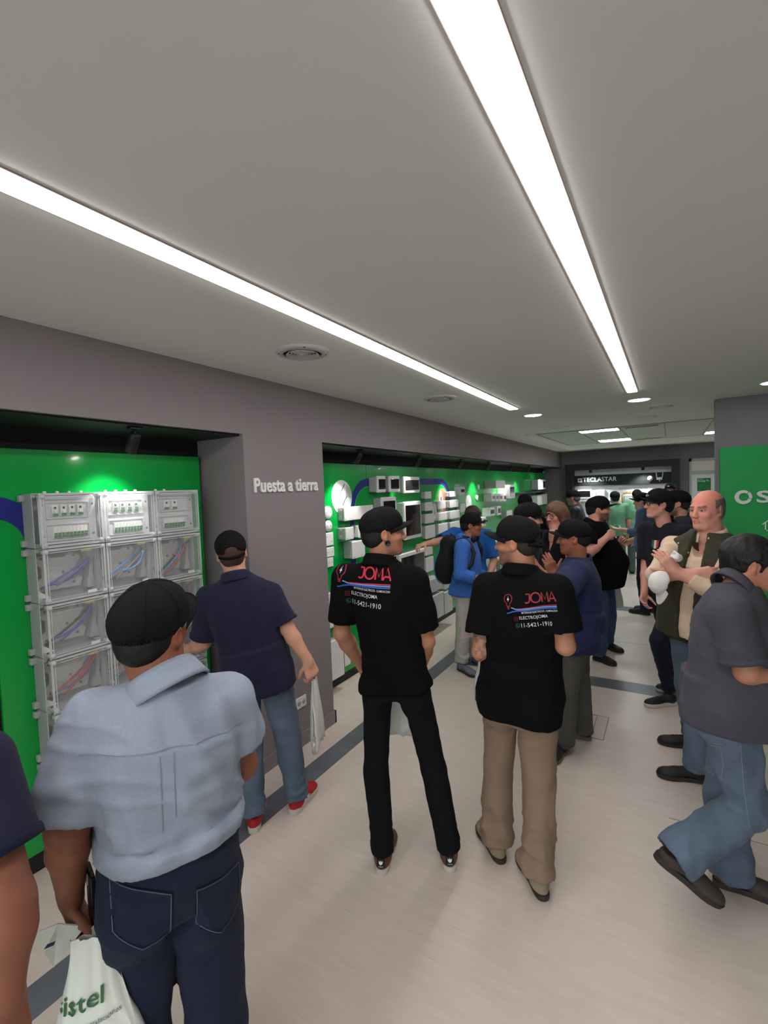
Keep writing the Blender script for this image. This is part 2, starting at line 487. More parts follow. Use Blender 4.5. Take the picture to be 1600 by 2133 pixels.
# ---- display board 1 (left niche) and display wall 2
def board(name, y0, y1, z0, z1, label, panels):
    t = empty(name, (XB, (y0 + y1) / 2, z0), label, 'display board')
    for a, b in panels:
        box_obj('panel', (XB - .022, a + .002, z0), (XB, b - .002, z1), M_GREEN, t, r=.003)
    return t


board1 = board('display_board', .965, 2.185, .10, 2.178, 'glossy green display board with blue arc inside the left niche', [(.965, 2.185)])
board2 = board('display_board', 3.06, YB - .05, .09, 2.178, 'long glossy green product wall in the second niche', [(3.06, 4.30)] + [(4.30 + 1.235 * k, min(4.30 + 1.235 * (k + 1), YB - .05)) for k in range(7)])
for b_, y0, y1 in ((board1, .965, 2.19), (board2, 3.045, YB - .05)):
    box_obj('plinth', (XB - .04, y0, 0.002), (XB - .012, y1, .089 if b_ is board2 else .099), M_BLACK, b_)
    box_obj('back_frame', (XB - .042, y0, .09 if b_ is board2 else .1), (XB - .024, y1, 2.17), M_BLACK, b_)


def arc_strip(y_in0, y_in1, z_in_top, w, r, zb, z1=None):
    """inverted-U band: vertical at y_in0, round corner, horizontal at z, round corner, vertical at y_in1"""
    out = []
    def path(off):
        p = []
        ya, yb_, zt = y_in0 - off, y_in1 + off, z_in_top + off
        rr = r + off
        p.append((ya, zb)); p.append((ya, zt - rr))
        for k in range(1, 9):
            a = math.pi - k * math.pi / 16; p.append((ya + rr + rr * math.cos(a), zt - rr + rr * math.sin(a)))
        p.append((yb_ - rr, zt))
        for k in range(1, 9):
            a = math.pi / 2 - k * math.pi / 16; p.append((yb_ - rr + rr * math.cos(a), zt - rr + rr * math.sin(a)))
        p.append((yb_, z1 if z1 is not None else zb))
        return p
    return path(0), path(w)


def band_mesh(pin, pout, X, th):
    mb = MB(); n = len(pin)
    vs = [(X, p[0], p[1]) for p in pin] + [(X, p[0], p[1]) for p in pout] + [(X + th, p[0], p[1]) for p in pin] + [(X + th, p[0], p[1]) for p in pout]
    fs = []
    for i in range(n - 1):
        fs += [(2 * n + i, 2 * n + i + 1, 3 * n + i + 1, 3 * n + i), (i, 2 * n + i, 2 * n + i + 1, i + 1), (n + i, n + i + 1, 3 * n + i + 1, 3 * n + i)]
    mb.add(vs, fs); return mb


M_THIN = mat('green_outline', srgb(70, 190, 105), .3)
pin, pout = arc_strip(4.045, 6.50, 1.945, .085, .28, .62, .62)
band_mesh(pin, pout, XB, .0015).build('blue_band', M_BLUE, board2)
pin, pout = arc_strip(4.03 + .02, 6.49, 1.938, .007, .27, .62, .62)
band_mesh(pin, pout, XB, .0016).build('band_outline', M_THIN, board2)
# quarter arc on board 1, its left side runs out of view under the enclosures
pa = []; pb = []
for k in range(0, 11):
    a = math.pi / 2 * k / 10
    pa.append((.966 + .145 * math.sin(a) , 1.70 + .135 * math.cos(a))); pb.append((.966 + .235 * math.sin(a), 1.70 + .245 * math.cos(a)))
pa.append((1.111, .30)); pb.append((1.201, .30))
band_mesh(pa, pb, XB, .0015).build('blue_band', M_BLUE, board1)


# ---- spotlights on the niche soffits
M_SPOT = mat('spot_black', srgb(20, 20, 22), .5)
M_SPOTL = mat('spot_lens', (1, 1, 1, 1), .3, emit=30.0, emit_color=(1, .97, .92, 1))


def spot(y, lab, x=-2.50, watt=1.0, aimz=1.42):
    t = empty('track_spotlight', (x, y, ZS), lab, 'spotlight', 'black track spotlights over the boards')
    tip = np.array([x - .055, y, ZS - .135]); top = np.array([x + .005, y, ZS - .035])
    box_obj('track_adapter', (x - .018, y - .035, ZS - .016), (x + .018, y + .035, ZS), M_SPOT, t, r=.003)
    MB().tube([(x, y, ZS - .015), (x, y, ZS - .06)], .007, 10).build('stem', M_SPOT, t)
    d = (tip - top); d /= np.linalg.norm(d)
    MB().lathe([(.0001, 0), (.026, 0), (.029, .006), (.029, .112), (.025, .112), (.024, .100)], top, axis=d, n=24).build('lamp_head', M_SPOT, t)
    MB().lathe([(.0001, .1005), (.0238, .1005)], top, axis=d, n=20).build('lens', M_SPOTL, t)
    L = bpy.data.lights.new('spot_light', 'SPOT'); L.energy = SPOT_WATT * watt; L.spot_size = math.radians(74); L.spot_blend = .65
    L.shadow_soft_size = .025; L.color = (1, .97, .93)
    lo = bpy.data.objects.new('spot_light', L); COL.objects.link(lo); lo.parent = t
    aim = np.array([XB, y, aimz]); p = top + d * .118
    lo.location = p - ORIG[t.name]
    lo.rotation_euler = Vector(aim - p).to_track_quat('-Z', 'Y').to_euler()


spot(1.52, 'black spotlight above the transparent enclosures on the left board', x=-2.46, watt=.45, aimz=1.75)
for k, (y, lab) in enumerate(((3.74, 'first black spotlight over the product wall, next to the pillar'), (4.99, 'second black spotlight over the product wall from the pillar'),
              (6.30, 'third black spotlight over the product wall from the pillar'), (7.50, 'fourth black spotlight over the product wall from the pillar'),
              (8.80, 'fifth black spotlight over the product wall from the pillar'), (10.05, 'sixth black spotlight over the product wall from the pillar'),
              (11.55, 'farthest black spotlight over the product wall, by the far corner'))):
    spot(y, lab)

# ---- green sign panel on the partition wall
t = empty('sign_panel', (1.2, 5.90, .3), 'large green wall panel with a white ring logo and letter S on the grey partition', 'sign')
box_obj('panel', (.437, 5.868, .32), (2.6, 5.918, 2.193), mat('green_sign', srgb(0, 160, 74), .45, noise=.01), t, r=.004)
YS = 5.868
UX, VZ, NY = (1, 0, 0), (0, 0, 1), (0, -1, 0)
lg = MB()
cx, cz = .624, 1.692
def ring_seg(a0, a1, rx=.070, rz=.069, ri=.58, sh=0.0):
    n = 20; P = []
    for k in range(n + 1):
        a = math.radians(a0 + (a1 - a0) * k / n); P.append((cx + rx * math.cos(a), cz + rz * math.sin(a)))
    for k in range(n, -1, -1):
        a = math.radians(a0 + (a1 - a0) * k / n); P.append((cx + .004 + rx * ri * math.cos(a), cz + .002 + rz * ri * math.sin(a)))
    return P
def band_prism(mb, P, t0, t1):
    n = len(P) // 2
    for k in range(n - 1):
        q = [P[k], P[k + 1], P[2 * n - 2 - k], P[2 * n - 1 - k]]
        mb.prism(q, (0, YS, 0), UX, VZ, NY, t0, t1)
band_prism(lg, ring_seg(55, 340), 0.001, .012); lg.build('ring_logo', M_LET, t)
lg = MB(); band_prism(lg, ring_seg(-14, 48), .001, .012); lg.build('ring_logo_tip', M_LET, t)
raised_text('letters', 'Sistel', (.728, YS, 1.634), UX, VZ, NY, .53, .118, .011, M_LET, t, bold=.02)
hs = MB()
W = .009
def stroke(mb, pts, w, y, th):
    for (a, b) in zip(pts[:-1], pts[1:]):
        a = np.array(a); b = np.array(b); d = (b - a) / np.linalg.norm(b - a); n_ = np.array([-d[1], d[0]]) * w / 2
        a = a - d * w / 2; b = b + d * w / 2
        mb.prism([tuple(a - n_), tuple(b - n_), tuple(b + n_), tuple(a + n_)], (0, y, 0), UX, VZ, NY, .001, th)
stroke(hs, [(.776, 1.425), (.862, 1.495), (.948, 1.425)], W, YS, .003); stroke(hs, [(.797, 1.435), (.797, 1.362), (.927, 1.362), (.927, 1.435)], W, YS, .0032)
hs.build('house_icon', M_LET, t)

# ---- far display on the back wall
YF = 12.93
t = empty('far_display', (-1.02, YB, 0), 'black framed far display wall with white shelves and a TECLASTAR header', 'display')
fr = MB(); fr.box((-2.235, YF - .38, 0.02), (-2.07, YB, 2.35)); fr.box((.035, YF - .38, .02), (.20, YB, 2.35)); fr.box((-2.07, YF - .38, 2.20), (.035, YB, 2.35))
fr.build('frame', M_BLACK, t)
M_FARW = mat('far_white', srgb(222, 226, 226), .5)
for a, b in ((-2.07, -1.18), (-1.176, .035)):
    box_obj('back_panel', (a, YF - .04, .05), (b, YB, 2.2), M_FARW, t)
hb = box_obj('header', (-2.068, YF - .12, 1.805), (.033, YF - .04, 2.065), M_BLACK, t)
raised_text('letters', 'TECLASTAR', (-1.86, YF - .12, 1.905), UX, VZ, NY, .76, .105, .01, M_LET, hb, bold=.012, spacing=1.05)
ic = MB(); ic.prism([(-1.985, 1.90), (-1.885, 1.90), (-1.885, 2.0), (-1.985, 2.0)], (0, YF - .12, 0), UX, VZ, NY, .001, .008); ic.build('emblem', M_LET, hb)
st = []
for k in range(10):
    a = math.pi / 2 + k * math.pi / 5; rr = .034 if k % 2 == 0 else .014; st.append((-1.935 + rr * math.cos(a), 1.95 + rr * math.sin(a)))
MB().prism(st, (0, YF - .12, 0), UX, VZ, NY, .008, .011).build('star', M_BLACK, hb)
M_GTXT = mat('grey_print', srgb(120, 126, 128), .6)
raised_text('print', 'Canaletas, terminales', (-1.06, YF - .04, 1.665), UX, VZ, NY, .62, .075, .001, M_GTXT, t)
raised_text('print', 'y reguladores', (-1.06, YF - .04, 1.565), UX, VZ, NY, .36, .075, .001, M_GTXT, t)
for zz in (1.42, .98, .55):
    box_obj('shelf', (-2.06, YF - .18, zz), (-1.19, YF - .041, zz + .02), M_FARW, t)
# appliances on the far display
def small_box(name, lab, cat, a, b, m, face=None, fm=None, group=None):
    q = empty(name, ((a[0] + b[0]) / 2, b[1], a[2]), lab, cat, group)
    box_obj('body', a, b, m, q, r=.008)
    if face: box_obj('front', (a[0] + face, a[1] - .004, a[2] + face), (b[0] - face, a[1], b[2] - face), fm, q)
    return q
small_box('wall_heater', 'white wall unit with a dark slot on the far white display', 'wall unit', (-2.0, YF - .13, 1.49), (-1.66, YF - .041, 1.72), M_WHITE, .04, M_DARKGLASS)
small_box('white_grille', 'small white slotted cover beside the dark-slot unit on the far display', 'cover', (-1.58, YF - .10, 1.50), (-1.36, YF - .041, 1.70), M_GREYP, .03, M_WHITE)
q = empty('floodlight', (-.85, YF - .1, 1.35), 'yellow framed work floodlight hanging on the far white display', 'floodlight')
MB().tube([(-.98, YF - .14, 1.28), (-.99, YF - .14, 1.55), (-.95, YF - .14, 1.60), (-.75, YF - .14, 1.60), (-.71, YF - .14, 1.55), (-.72, YF - .14, 1.28)], .016, 8).build('stand', mat('yellow_paint', srgb(206, 168, 50), .4), q)
box_obj('lamp_body', (-.955, YF - .13, 1.31), (-.745, YF - .041, 1.53), M_GREYP, q, r=.012)
box_obj('glass', (-.935, YF - .134, 1.33), (-.765, YF - .131, 1.51), M_WHITE, q)
box_obj('handle', (-.92, YF - .15, 1.59), (-.78, YF - .12, 1.62), M_BLACK, q, r=.008)
for x, w, lab in ((-.39, .10, 'small round white sensor lamp hanging from the far black header'), (-.20, .11, 'small white twin-arm lamp hanging from the far black header')):
    q = empty('sensor_lamp', (x, YF - .14, 1.80), lab, 'lamp', 'white sensor lamps on the far header')
    MB().tube([(x, YF - .125, 1.86), (x, YF - .20, 1.86), (x, YF - .20, 1.92)], .014, 8).build('arm', M_GREYP, q)
    if w < .105:
        bm = bmesh.new(); bmesh.ops.create_uvsphere(bm, u_segments=14, v_segments=9, radius=.06)
        for v in bm.verts: v.co += Vector((x, YF - .21, 1.93))
        MB().bm(bm, True).build('globe', M_WHITE, q)
    else:
        box_obj('lamp_body', (x - .06, YF - .24, 1.89), (x + .06, YF - .13, 1.95), M_WHITE, q, r=.01)
        for a in (-.055, .055):
            MB().tube([(x + a, YF - .19, 1.94), (x + a * 1.25, YF - .19, 2.07)], .011, 8).build('antenna', M_WHITE, q)
M_SLENS = mat('far_spot_lens', (1, 1, 1, 1), .3, emit=12.0, emit_color=(1, .98, .95, 1))
for x, lab in ((-1.66, 'left small black spotlight above the far header'), (-.53, 'right small black spotlight above the far header')):
    q = empty('display_spotlight', (x, YF - .2, 2.2), lab, 'spotlight', 'spotlights above the far header')
    MB().lathe([(.0001, 0), (.03, 0), (.034, -.07), (.028, -.07), (.027, -.06)], (x, YF - .30, 2.195), n=16).build('lamp_head', M_SPOT, q)
    MB().lathe([(.0001, -.061), (.027, -.061)], (x, YF - .30, 2.2), n=16).build('lens', M_SLENS, q)
    L = bpy.data.lights.new('display_light', 'SPOT'); L.energy = 30; L.spot_size = math.radians(110); L.spot_blend = .7; L.shadow_soft_size = .03
    lo = bpy.data.objects.new('display_light', L); COL.objects.link(lo); lo.parent = q
    lo.location = np.array([x, YF - .34, 2.12]) - ORIG[q.name]; lo.rotation_euler = Vector((0, .22, -1)).to_track_quat('-Z', 'Y').to_euler()
# bright doorway at the right end of the back wall
t = empty('door_1', (.9, YB, 0), 'white doorway surround with a glazed upper light on the far wall', 'doorway'); t['kind'] = 'structure'
M_CREAM = mat('cream_panel', srgb(226, 222, 204), .6)
fr = MB(); fr.box((.385, YB - .05, 0), (.43, YB, 2.34)); fr.box((1.45, YB - .05, 0), (1.5, YB, 2.34)); fr.box((.385, YB - .05, 2.28), (1.5, YB, 2.34)); fr.box((.385, YB - .055, 1.98), (1.5, YB, 2.06))
fr.build('frame', M_GREYP, t)
box_obj('top_panel', (.43, YB - .03, 2.06), (1.45, YB - .002, 2.28), M_CREAM, t)
box_obj('door_leaf', (.43, YB - .03, .01), (1.45, YB - .002, 1.98), M_FARW, t)
q = empty('poster', (.65, YB - .03, 1.65), 'small green poster with white print on the far white door', 'poster')
box_obj('sheet', (.535, YB - .036, 1.60), (.79, YB - .031, 1.89), mat('poster_green', srgb(20, 120, 66), .5), q)
raised_text('print', 'Energy PL', (.55, YB - .036, 1.80), UX, VZ, NY, .215, .05, .001, M_LET, q, bold=.01)
raised_text('print', 'autorizado', (.55, YB - .036, 1.862), UX, VZ, NY, .10, .02, .001, M_LET, q)
# floor hatch
t = empty('floor_hatch', (-.48, 3.91, 0), 'thin rectangular floor box cover in the pale floor', 'floor hatch')
box_obj('lid', (-.518, 3.72, .0002), (-.438, 4.10, .0018), MATS.get('hatch') or mat('hatch', srgb(205, 196, 184), .35, noise=.03), t)
hm = MB()
for a, b in (((-.523, 3.714, 0), (-.518, 4.106, .002)), ((-.438, 3.714, 0), (-.433, 4.106, .002)), ((-.523, 3.714, 0), (-.433, 3.72, .002)), ((-.56, 4.10, 0), (-.433, 4.106, .002))): hm.box(a, b)
hm.build('rim', mat('hatch_rim', srgb(128, 118, 108), .5), t)
# ================================================================== transparent enclosures on board 1
M_TRAY = mat('enclosure_grey', srgb(168, 171, 170), .5)
M_MASK = mat('mask_grey', srgb(200, 202, 206), .45)
M_PLATE = mat('plate_offwhite', srgb(192, 193, 190), .5)
M_CLEAR = mat('clear_polycarbonate', srgb(236, 240, 240), .10, alpha=.09, spec=.6)
M_CLEARE = mat('clear_edge', srgb(214, 218, 218), .18, alpha=.62, spec=.6)
M_BRK = mat('breaker_white', srgb(226, 227, 222), .4)
M_LEV = mat('breaker_green', srgb(36, 120, 66), .4)
M_YEL = mat('warning_yellow', srgb(214, 196, 60), .5)
WIRE = {'b': mat('wire_blue', srgb(60, 76, 150), .4), 'l': mat('wire_light_blue', srgb(72, 140, 200), .4), 'k': mat('wire_black', srgb(24, 24, 30), .4),
        'r': mat('wire_red', srgb(176, 54, 56), .4), 'g': mat('wire_grey', srgb(120, 116, 120), .4), 'v': mat('wire_violet', srgb(92, 92, 150), .4)}
EY0, EZ1, EW, EH, NR = 1.110, 1.948, 0.3045, 0.276, 6
XE0, XE1, XL = XB + .003, -2.700, -2.622          # back, tray rim, lid front


def frame_box(mb, y0, y1, z0, z1, x0, x1, th):
    mb.box((x0, y0, z0), (x1, y0 + th, z1)); mb.box((x0, y1 - th, z0), (x1, y1, z1))
    mb.box((x0, y0 + th, z0), (x1, y1 - th, z0 + th)); mb.box((x0, y0 + th, z1 - th), (x1, y1 - th, z1))
    return mb


ROWW = ['top row', 'second row', 'third row', 'fourth row', 'fifth row', 'bottom row']
COLW = ['left column', 'middle column', 'right column']
wires_of = {(1, 0): 'vbv', (1, 1): 'lkgl', (1, 2): 'krlgr', (2, 0): 'kbb', (2, 1): 'kbl', (2, 2): 'gvr', (3, 0): 'rvr', (3, 1): 'rlr', (3, 2): 'rb', (4, 0): 'kv', (4, 1): 'br', (4, 2): 'kb', (5, 0): 'b', (5, 1): 'r', (5, 2): 'k'}
wdesc = {'v': 'violet', 'b': 'blue', 'l': 'light blue', 'k': 'black', 'g': 'grey', 'r': 'red'}
for r_ in range(NR):
    for c_ in range(3):
        y0 = EY0 + c_ * EW; y1 = y0 + EW - .004; z1 = EZ1 - r_ * EH; z0 = z1 - EH + .004
        if r_ == 0:
            desc = ['four spaced breakers above a full row', 'four green-based breakers above a full row', 'two wide breakers above a narrow row'][c_]
        else:
            desc = '%s wires inside' % ' and '.join(dict.fromkeys(wdesc[w] for w in wires_of[(r_, c_)]))
        t = empty('enclosure', (XB, (y0 + y1) / 2, z0), 'clear enclosure, %s, %s, %s' % (ROWW[r_], COLW[c_], desc), 'enclosure', 'clear modular enclosures on the left board')
        tr = MB(); frame_box(tr, y0, y1, z0, z1, XE0, XE1, .006); tr.box((XE0, y0 + .006, z0 + .006), (XE0 + .004, y1 - .006, z1 - .006))
        for (yy, zz) in ((y0 + .012, z0 + .012), (y1 - .012, z0 + .012), (y0 + .012, z1 - .012), (y1 - .012, z1 - .012)):
            tr.tube([(XE0 + .004, yy, zz), (XE1, yy, zz)], .010, 8)
        tr.build('tray', M_TRAY, t)
        ld = MB(); frame_box(ld, y0 + .002, y1 - .002, z0 + .002, z1 - .002, XE1 + .001, XL - .003, .003); ld.box((XL - .003, y0 + .002, z0 + .002), (XL, y1 - .002, z1 - .002))
        lid = ld.build('lid', M_CLEAR, t)
        rd = MB(); frame_box(rd, y0 + .001, y1 - .001, z0 + .001, z1 - .001, XL, XL + .0025, .011); frame_box(rd, y0 + .018, y1 - .018, z0 + .018, z1 - .018, XL, XL + .002, .004)
        frame_box(rd, y0 - .0005, y1 + .0005, z0 - .0005, z1 + .0005, XE1 - .006, XE1 + .006, .004)
        rd.build('lid_rim', M_CLEARE, lid)
        for (yy, zz) in ((y0 + .016, z0 + .016), (y1 - .016, z0 + .016), (y0 + .016, z1 - .016), (y1 - .016, z1 - .016)):
            MB().lathe([(.0001, .010), (.006, .010), (.010, .007), (.013, .0), (.013, -.03)], (XL, yy, zz), axis=(1, 0, 0), n=14).build('lid_screw', M_CLEARE, t)
        if c_ == 0:
            for zz in (z0 + .022, z1 - .022):
                MB().rbox((XE0, y0 - .022, zz - .016), (XE0 + .03, y0 + .002, zz + .016), .004).build('side_lug', M_TRAY, t)
        if r_ == 0:
            for k in range(4 if c_ < 2 else 2):
                MB().lathe([(.008, 0), (.008, .010), (.0001, .012)], (-2.72, y0 + .07 + k * .058, z1), n=10).build('cable_knob', M_WHITE, t)
            xm = -2.668
            mk = MB(); mk.box((xm - .004, y0 + .014, z0 + .014), (xm, y1 - .014, z1 - .014))
            for zc in (z1 - .085, z0 + .075):
                frame_box(mk, y0 + .045, y1 - .05, zc - .045, zc + .040, xm, xm + .008, .005)
            plate = mk.build('mask_plate', M_MASK, t)
            for yy in (y0 + .03, y1 - .03):
                for zz in (z1 - .06, z0 + .055):
                    MB().lathe([(.0001, .002), (.006, .002), (.006, 0)], (xm, yy, zz), axis=(1, 0, 0), n=10).build('mask_screw', M_SCREW, plate)
            for zi, zc in enumerate((z1 - .085, z0 + .075)):
                if zi == 0: items = [(y0 + .072 + k * .040, .027) for k in range(4)] if c_ < 2 else [(y0 + .08, .034), (y0 + .135, .034)]
                else: items = [(y0 + .072 + k * .0182, .0175) for k in range(9 if c_ < 2 else 8)]
                for (yy, w) in items:
                    b_ = box_obj('breaker', (xm, yy, zc - .032), (xm + .012, yy + w, zc + .024), M_BRK, t, r=.0015)
                    box_obj('lever', (xm + .012, yy + w * .2, zc - .016), (xm + .021, yy + w * .8, zc - .004), M_LEV if zi or c_ == 1 else M_BRK, b_)
                    box_obj('base_band', (xm + .0115, yy + .001, zc - .031), (xm + .0135, yy + w - .001, zc - .018), M_LEV, b_)
                    if zi == 0: box_obj('marking', (xm + .0115, yy + w * .3, zc + .004), (xm + .0128, yy + w * .7, zc + .016), M_BLACK, b_)
        else:
            xm = -2.762
            cyc, czc = (y0 + y1) / 2, (z0 + z1) / 2
            prof = [(-.10, -.09), (.10, -.09), (.115, -.05), (.085, -.02), (.085, .03), (.11, .06), (.095, .09), (.05, .095), (.035, .075), (-.035, .075), (-.05, .095), (-.095, .09), (-.11, .06), (-.08, .03), (-.08, -.02), (-.115, -.05)]
            pl = MB().prism([(p[0], p[1]) for p in prof], (xm, cyc - .02, czc), (0, 1, 0), (0, 0, 1), (1, 0, 0), -.014, 0).build('mounting_plate', M_PLATE, t)
            rib = MB()
            for k in range(14):
                rib.box((xm, cyc - .10 + k * .012, czc - .05), (xm + .003, cyc - .096 + k * .012, czc - .022))
            rib.build('ribbing', M_PLATE, pl)
            for (a, b) in ((-.08, -.07), (.07, -.065), (-.08, .078), (.075, .078), (.02, -.005)):
                MB().lathe([(.0001, .004), (.006, .004), (.007, 0)], (xm, cyc - .02 + a, czc + b), axis=(1, 0, 0), n=10).build('plate_screw', M_SCREW, pl)
            MB().prism([(.10, -.105), (.148, -.105), (.135, -.03), (.142, .03), (.148, .11), (.105, .11), (.122, .03), (.115, -.03)], (XE0 + .004, cyc, czc), (0, 1, 0), (0, 0, 1), (1, 0, 0), 0, .06).build('support_post', M_TRAY, t)
            MB().prism([(-.142, -.118), (-.09, -.118), (-.142, -.075)], (XE0 + .004, cyc, czc), (0, 1, 0), (0, 0, 1), (1, 0, 0), 0, .085).build('corner_gusset', M_WHITE, t)
            box_obj('paper_tag', (XL - .006, y1 - .10, z0 + .016), (XL - .004, y1 - .055, z0 + .034), M_WHITE, t)
            box_obj('warning_sticker', (XL - .006, y1 - .12, z1 - .030), (XL - .004, y1 - .07, z1 - .018), M_YEL, t)
            wr = random.Random(r_ * 7 + c_)
            for k, wc in enumerate(wires_of[(r_, c_)]):
                s = 1 if k % 2 == 0 else -1
                a = np.array([-2.72 + .012 * k, y0 + .025 + .03 * k, z0 + .05 + .05 * wr.random()])
                b = np.array([-2.715, cyc + .02 + .02 * k, czc - .03 * s - .02]); c2 = np.array([-2.71 + .008 * k, y1 - .05, czc + .05 + .04 * wr.random()])
                if c_ == 2: a[1] = y0 + .05; a[2] = z0 + .03; c2 = np.array([-2.70, y1 - .03 - .03 * k, z1 - .05 - .02 * k])
                pts = []
                for q in np.linspace(0, 1, 13):
                    p = (1 - q) ** 2 * a + 2 * q * (1 - q) * (b + np.array([0, .02, .06 * s])) + q * q * c2
                    pts.append(p)
                MB().tube(pts, .0066, 7).build('wire', WIRE[wc], t)

# ================================================================== products on the long green wall
def rect_on(px, X):
    xl, xr, yt, yb = px; xm, ym = (xl + xr) / 2, (yt + yb) / 2
    return on_x(xl, ym, X)[1], on_x(xr, ym, X)[1], on_x(xm, yb, X)[2], on_x(xm, yt, X)[2]


def product(px, depth, kind, lab, cat='junction box', name='junction_box', group=None):
    X = XB + depth
    y0, y1, z0, z1 = rect_on(px, X)
    t = empty(name, (XB, (y0 + y1) / 2, z0), lab, cat, group)
    if kind == 'box':
        box_obj('base', (XB + .002, y0 + .004, z0 + .004), (X - .018 if depth > .05 else XB + depth * .5, y1 - .004, z1 - .004), M_GREYP if rng.random() < .75 else M_WHITE, t, r=.006)
        lid = box_obj('lid', (X - .018 if depth > .05 else XB + depth * .5, y0, z0), (X, y1, z1), M_WHITE, t, r=.007)
        for (a, b) in ((y0 + .018, z0 + .018), (y1 - .018, z1 - .018)):
            if z1 - z0 > .09: MB().lathe([(.0001, .001), (.005, .001), (.005, 0)], (X, a, b), axis=(1, 0, 0), n=8).build('lid_screw', M_SCREW, lid)
        if depth > .07:
            zc = (z0 + z1) / 2
            for k in (-.25, .25):
                MB().lathe([(.014, 0), (.014, .002), (.011, .0022), (.0001, .001)], (XB + depth * .4, y0 + .004, zc + k * (z1 - z0)), axis=(0, -1, 0), n=14).build('knockout', M_GREYP, t)
    elif kind == 'window':
        box_obj('base', (XB + .002, y0 + .006, z0 + .01), (X - .03, y1 - .006, z1 - .01), M_GREYP, t, r=.006)
        fr_ = box_obj('cover_frame', (X - .03, y0, z0), (X, y1, z1), M_WHITE, t, r=.010)
        mz = min(.045, .2 * (z1 - z0)); my = min(.03, .1 * (y1 - y0))
        w_ = box_obj('window', (X, y0 + my, z0 + mz), (X + .006, y1 - my, z1 - mz), M_DARKGLASS, t, r=.003)
        box_obj('window_rib', (X + .006, y0 + my + .01, z0 + mz + .01), (X + .008, y1 - my - .01, z0 + mz + .018), M_BLACK, w_)
    elif kind == 'round':
        MB().lathe([(.0001, .012), (.94, .012), (1, .008), (1, 0)], (XB + .002, 0, 0), axis=(1, 0, 0), n=28)
        yc, zc = (y0 + y1) / 2, (z0 + z1) / 2; R_ = (z1 - z0) / 2
        lid = MB().lathe([(.0001, .014), (.92 * R_, .014), (R_, .009), (R_, 0)], (XB + .001, yc, zc), axis=(1, 0, 0), n=32).build('cover', M_WHITE, t)
        for a in (-.5, .5):
            MB().lathe([(.0001, .0155), (.005, .0155), (.005, .013)], (XB + .001, yc + a * R_, zc), axis=(1, 0, 0), n=8).build('screw', M_SCREW, t)
    elif kind == 'plate':
        lid = box_obj('cover', (XB + .001, y0, z0), (XB + .014, y1, z1), M_WHITE, t, r=.005)
        for a in (.22, .78):
            MB().lathe([(.0001, .002), (.005, .002), (.005, 0)], (XB + .014, y0 + a * (y1 - y0), (z0 + z1) / 2 + (.25 - .5 * (a > .5)) * (z1 - z0) * (.8 if z1 - z0 > .12 else 0)), axis=(1, 0, 0), n=8).build('screw', M_SCREW, t)
    elif kind == 'module':
        box_obj('body', (XB + .002, y0, z0), (X, y1, z1), M_WHITE, t, r=.008)
        box_obj('front', (X, y0 + .2 * (y1 - y0), z0 + .04), (X + .006, y1 - .15 * (y1 - y0), z1 - .04), M_DARKGLASS, t, r=.003)
    return t


P = product
G1 = 'smoked-window distribution boxes'
P((787, 804, 991, 1026), .12, 'window', 'smallest smoked-window box at top left of the product wall', 'distribution box', 'distribution_box', G1)
P((812, 833, 991, 1025), .12, 'window', 'medium smoked-window box, second of the top three', 'distribution box', 'distribution_box', G1)
P((842, 874.5, 993, 1027), .12, 'window', 'wide smoked-window box, third of the top three', 'distribution box', 'distribution_box', G1)
P((796, 826, 1035, 1076), .12, 'window', 'smoked-window box behind the black cap of the tall man', 'distribution box', 'distribution_box', G1)
P((843, 878, 1044, 1122), .13, 'window', 'tall smoked-window panel right of the tall man\'s cap brim', 'distribution box', 'distribution_box', G1)
P((796, 829, 1153, 1216), .13, 'window', 'large smoked-window panel behind the tall man\'s right shoulder', 'distribution box', 'distribution_box', G1)
P((834, 886, 1148, 1215), .13, 'window', 'widest smoked-window panel with white rim under the pointing hand', 'distribution box', 'distribution_box', G1)
P((718, 778, 1054, 1082), .09, 'box', 'long flat white cover box beside the big white photo disc', 'junction box', 'junction_box')
P((676.5, 694, 1054, 1081), .02, 'round', 'upper round white cover next to the pillar', 'cover plate', 'round_cover')
P((678, 694.5, 1084, 1107), .02, 'round', 'lower round white cover next to the pillar', 'cover plate', 'round_cover')
P((678, 696, 1109.6, 1137), .02, 'plate', 'square white cover plate under the round covers', 'cover plate', 'cover_plate')
P((680, 697.6, 1140, 1160), .02, 'plate', 'white cover plate in the middle of the pillar-side column', 'cover plate', 'cover_plate')
P((683.6, 696, 1161.6, 1181), .02, 'plate', 'smallest white cover plate at the foot of the pillar-side column', 'cover plate', 'cover_plate')
P((681, 704, 1234, 1308), .05, 'box', 'white box beside the pillar at the tall man\'s elbow', 'junction box', 'junction_box')
P((687, 717, 1331, 1414), .09, 'box', 'large white box at the bottom of the wall beside the pillar', 'junction box', 'junction_box')
P((721, 733, 1340, 1387), .03, 'plate', 'narrow grey plate low on the green wall beside the large white box', 'cover plate', 'cover_plate')
P((721, 737.6, 1098, 1124), .11, 'box', 'small white box left below the long flat cover', 'junction box')
P((748, 766, 1093, 1119), .11, 'box', 'small white box half hidden by the tall man\'s neck', 'junction box')
P((735, 761, 1126, 1162), .12, 'box', 'medium white box just above the tall man\'s left shoulder', 'junction box')
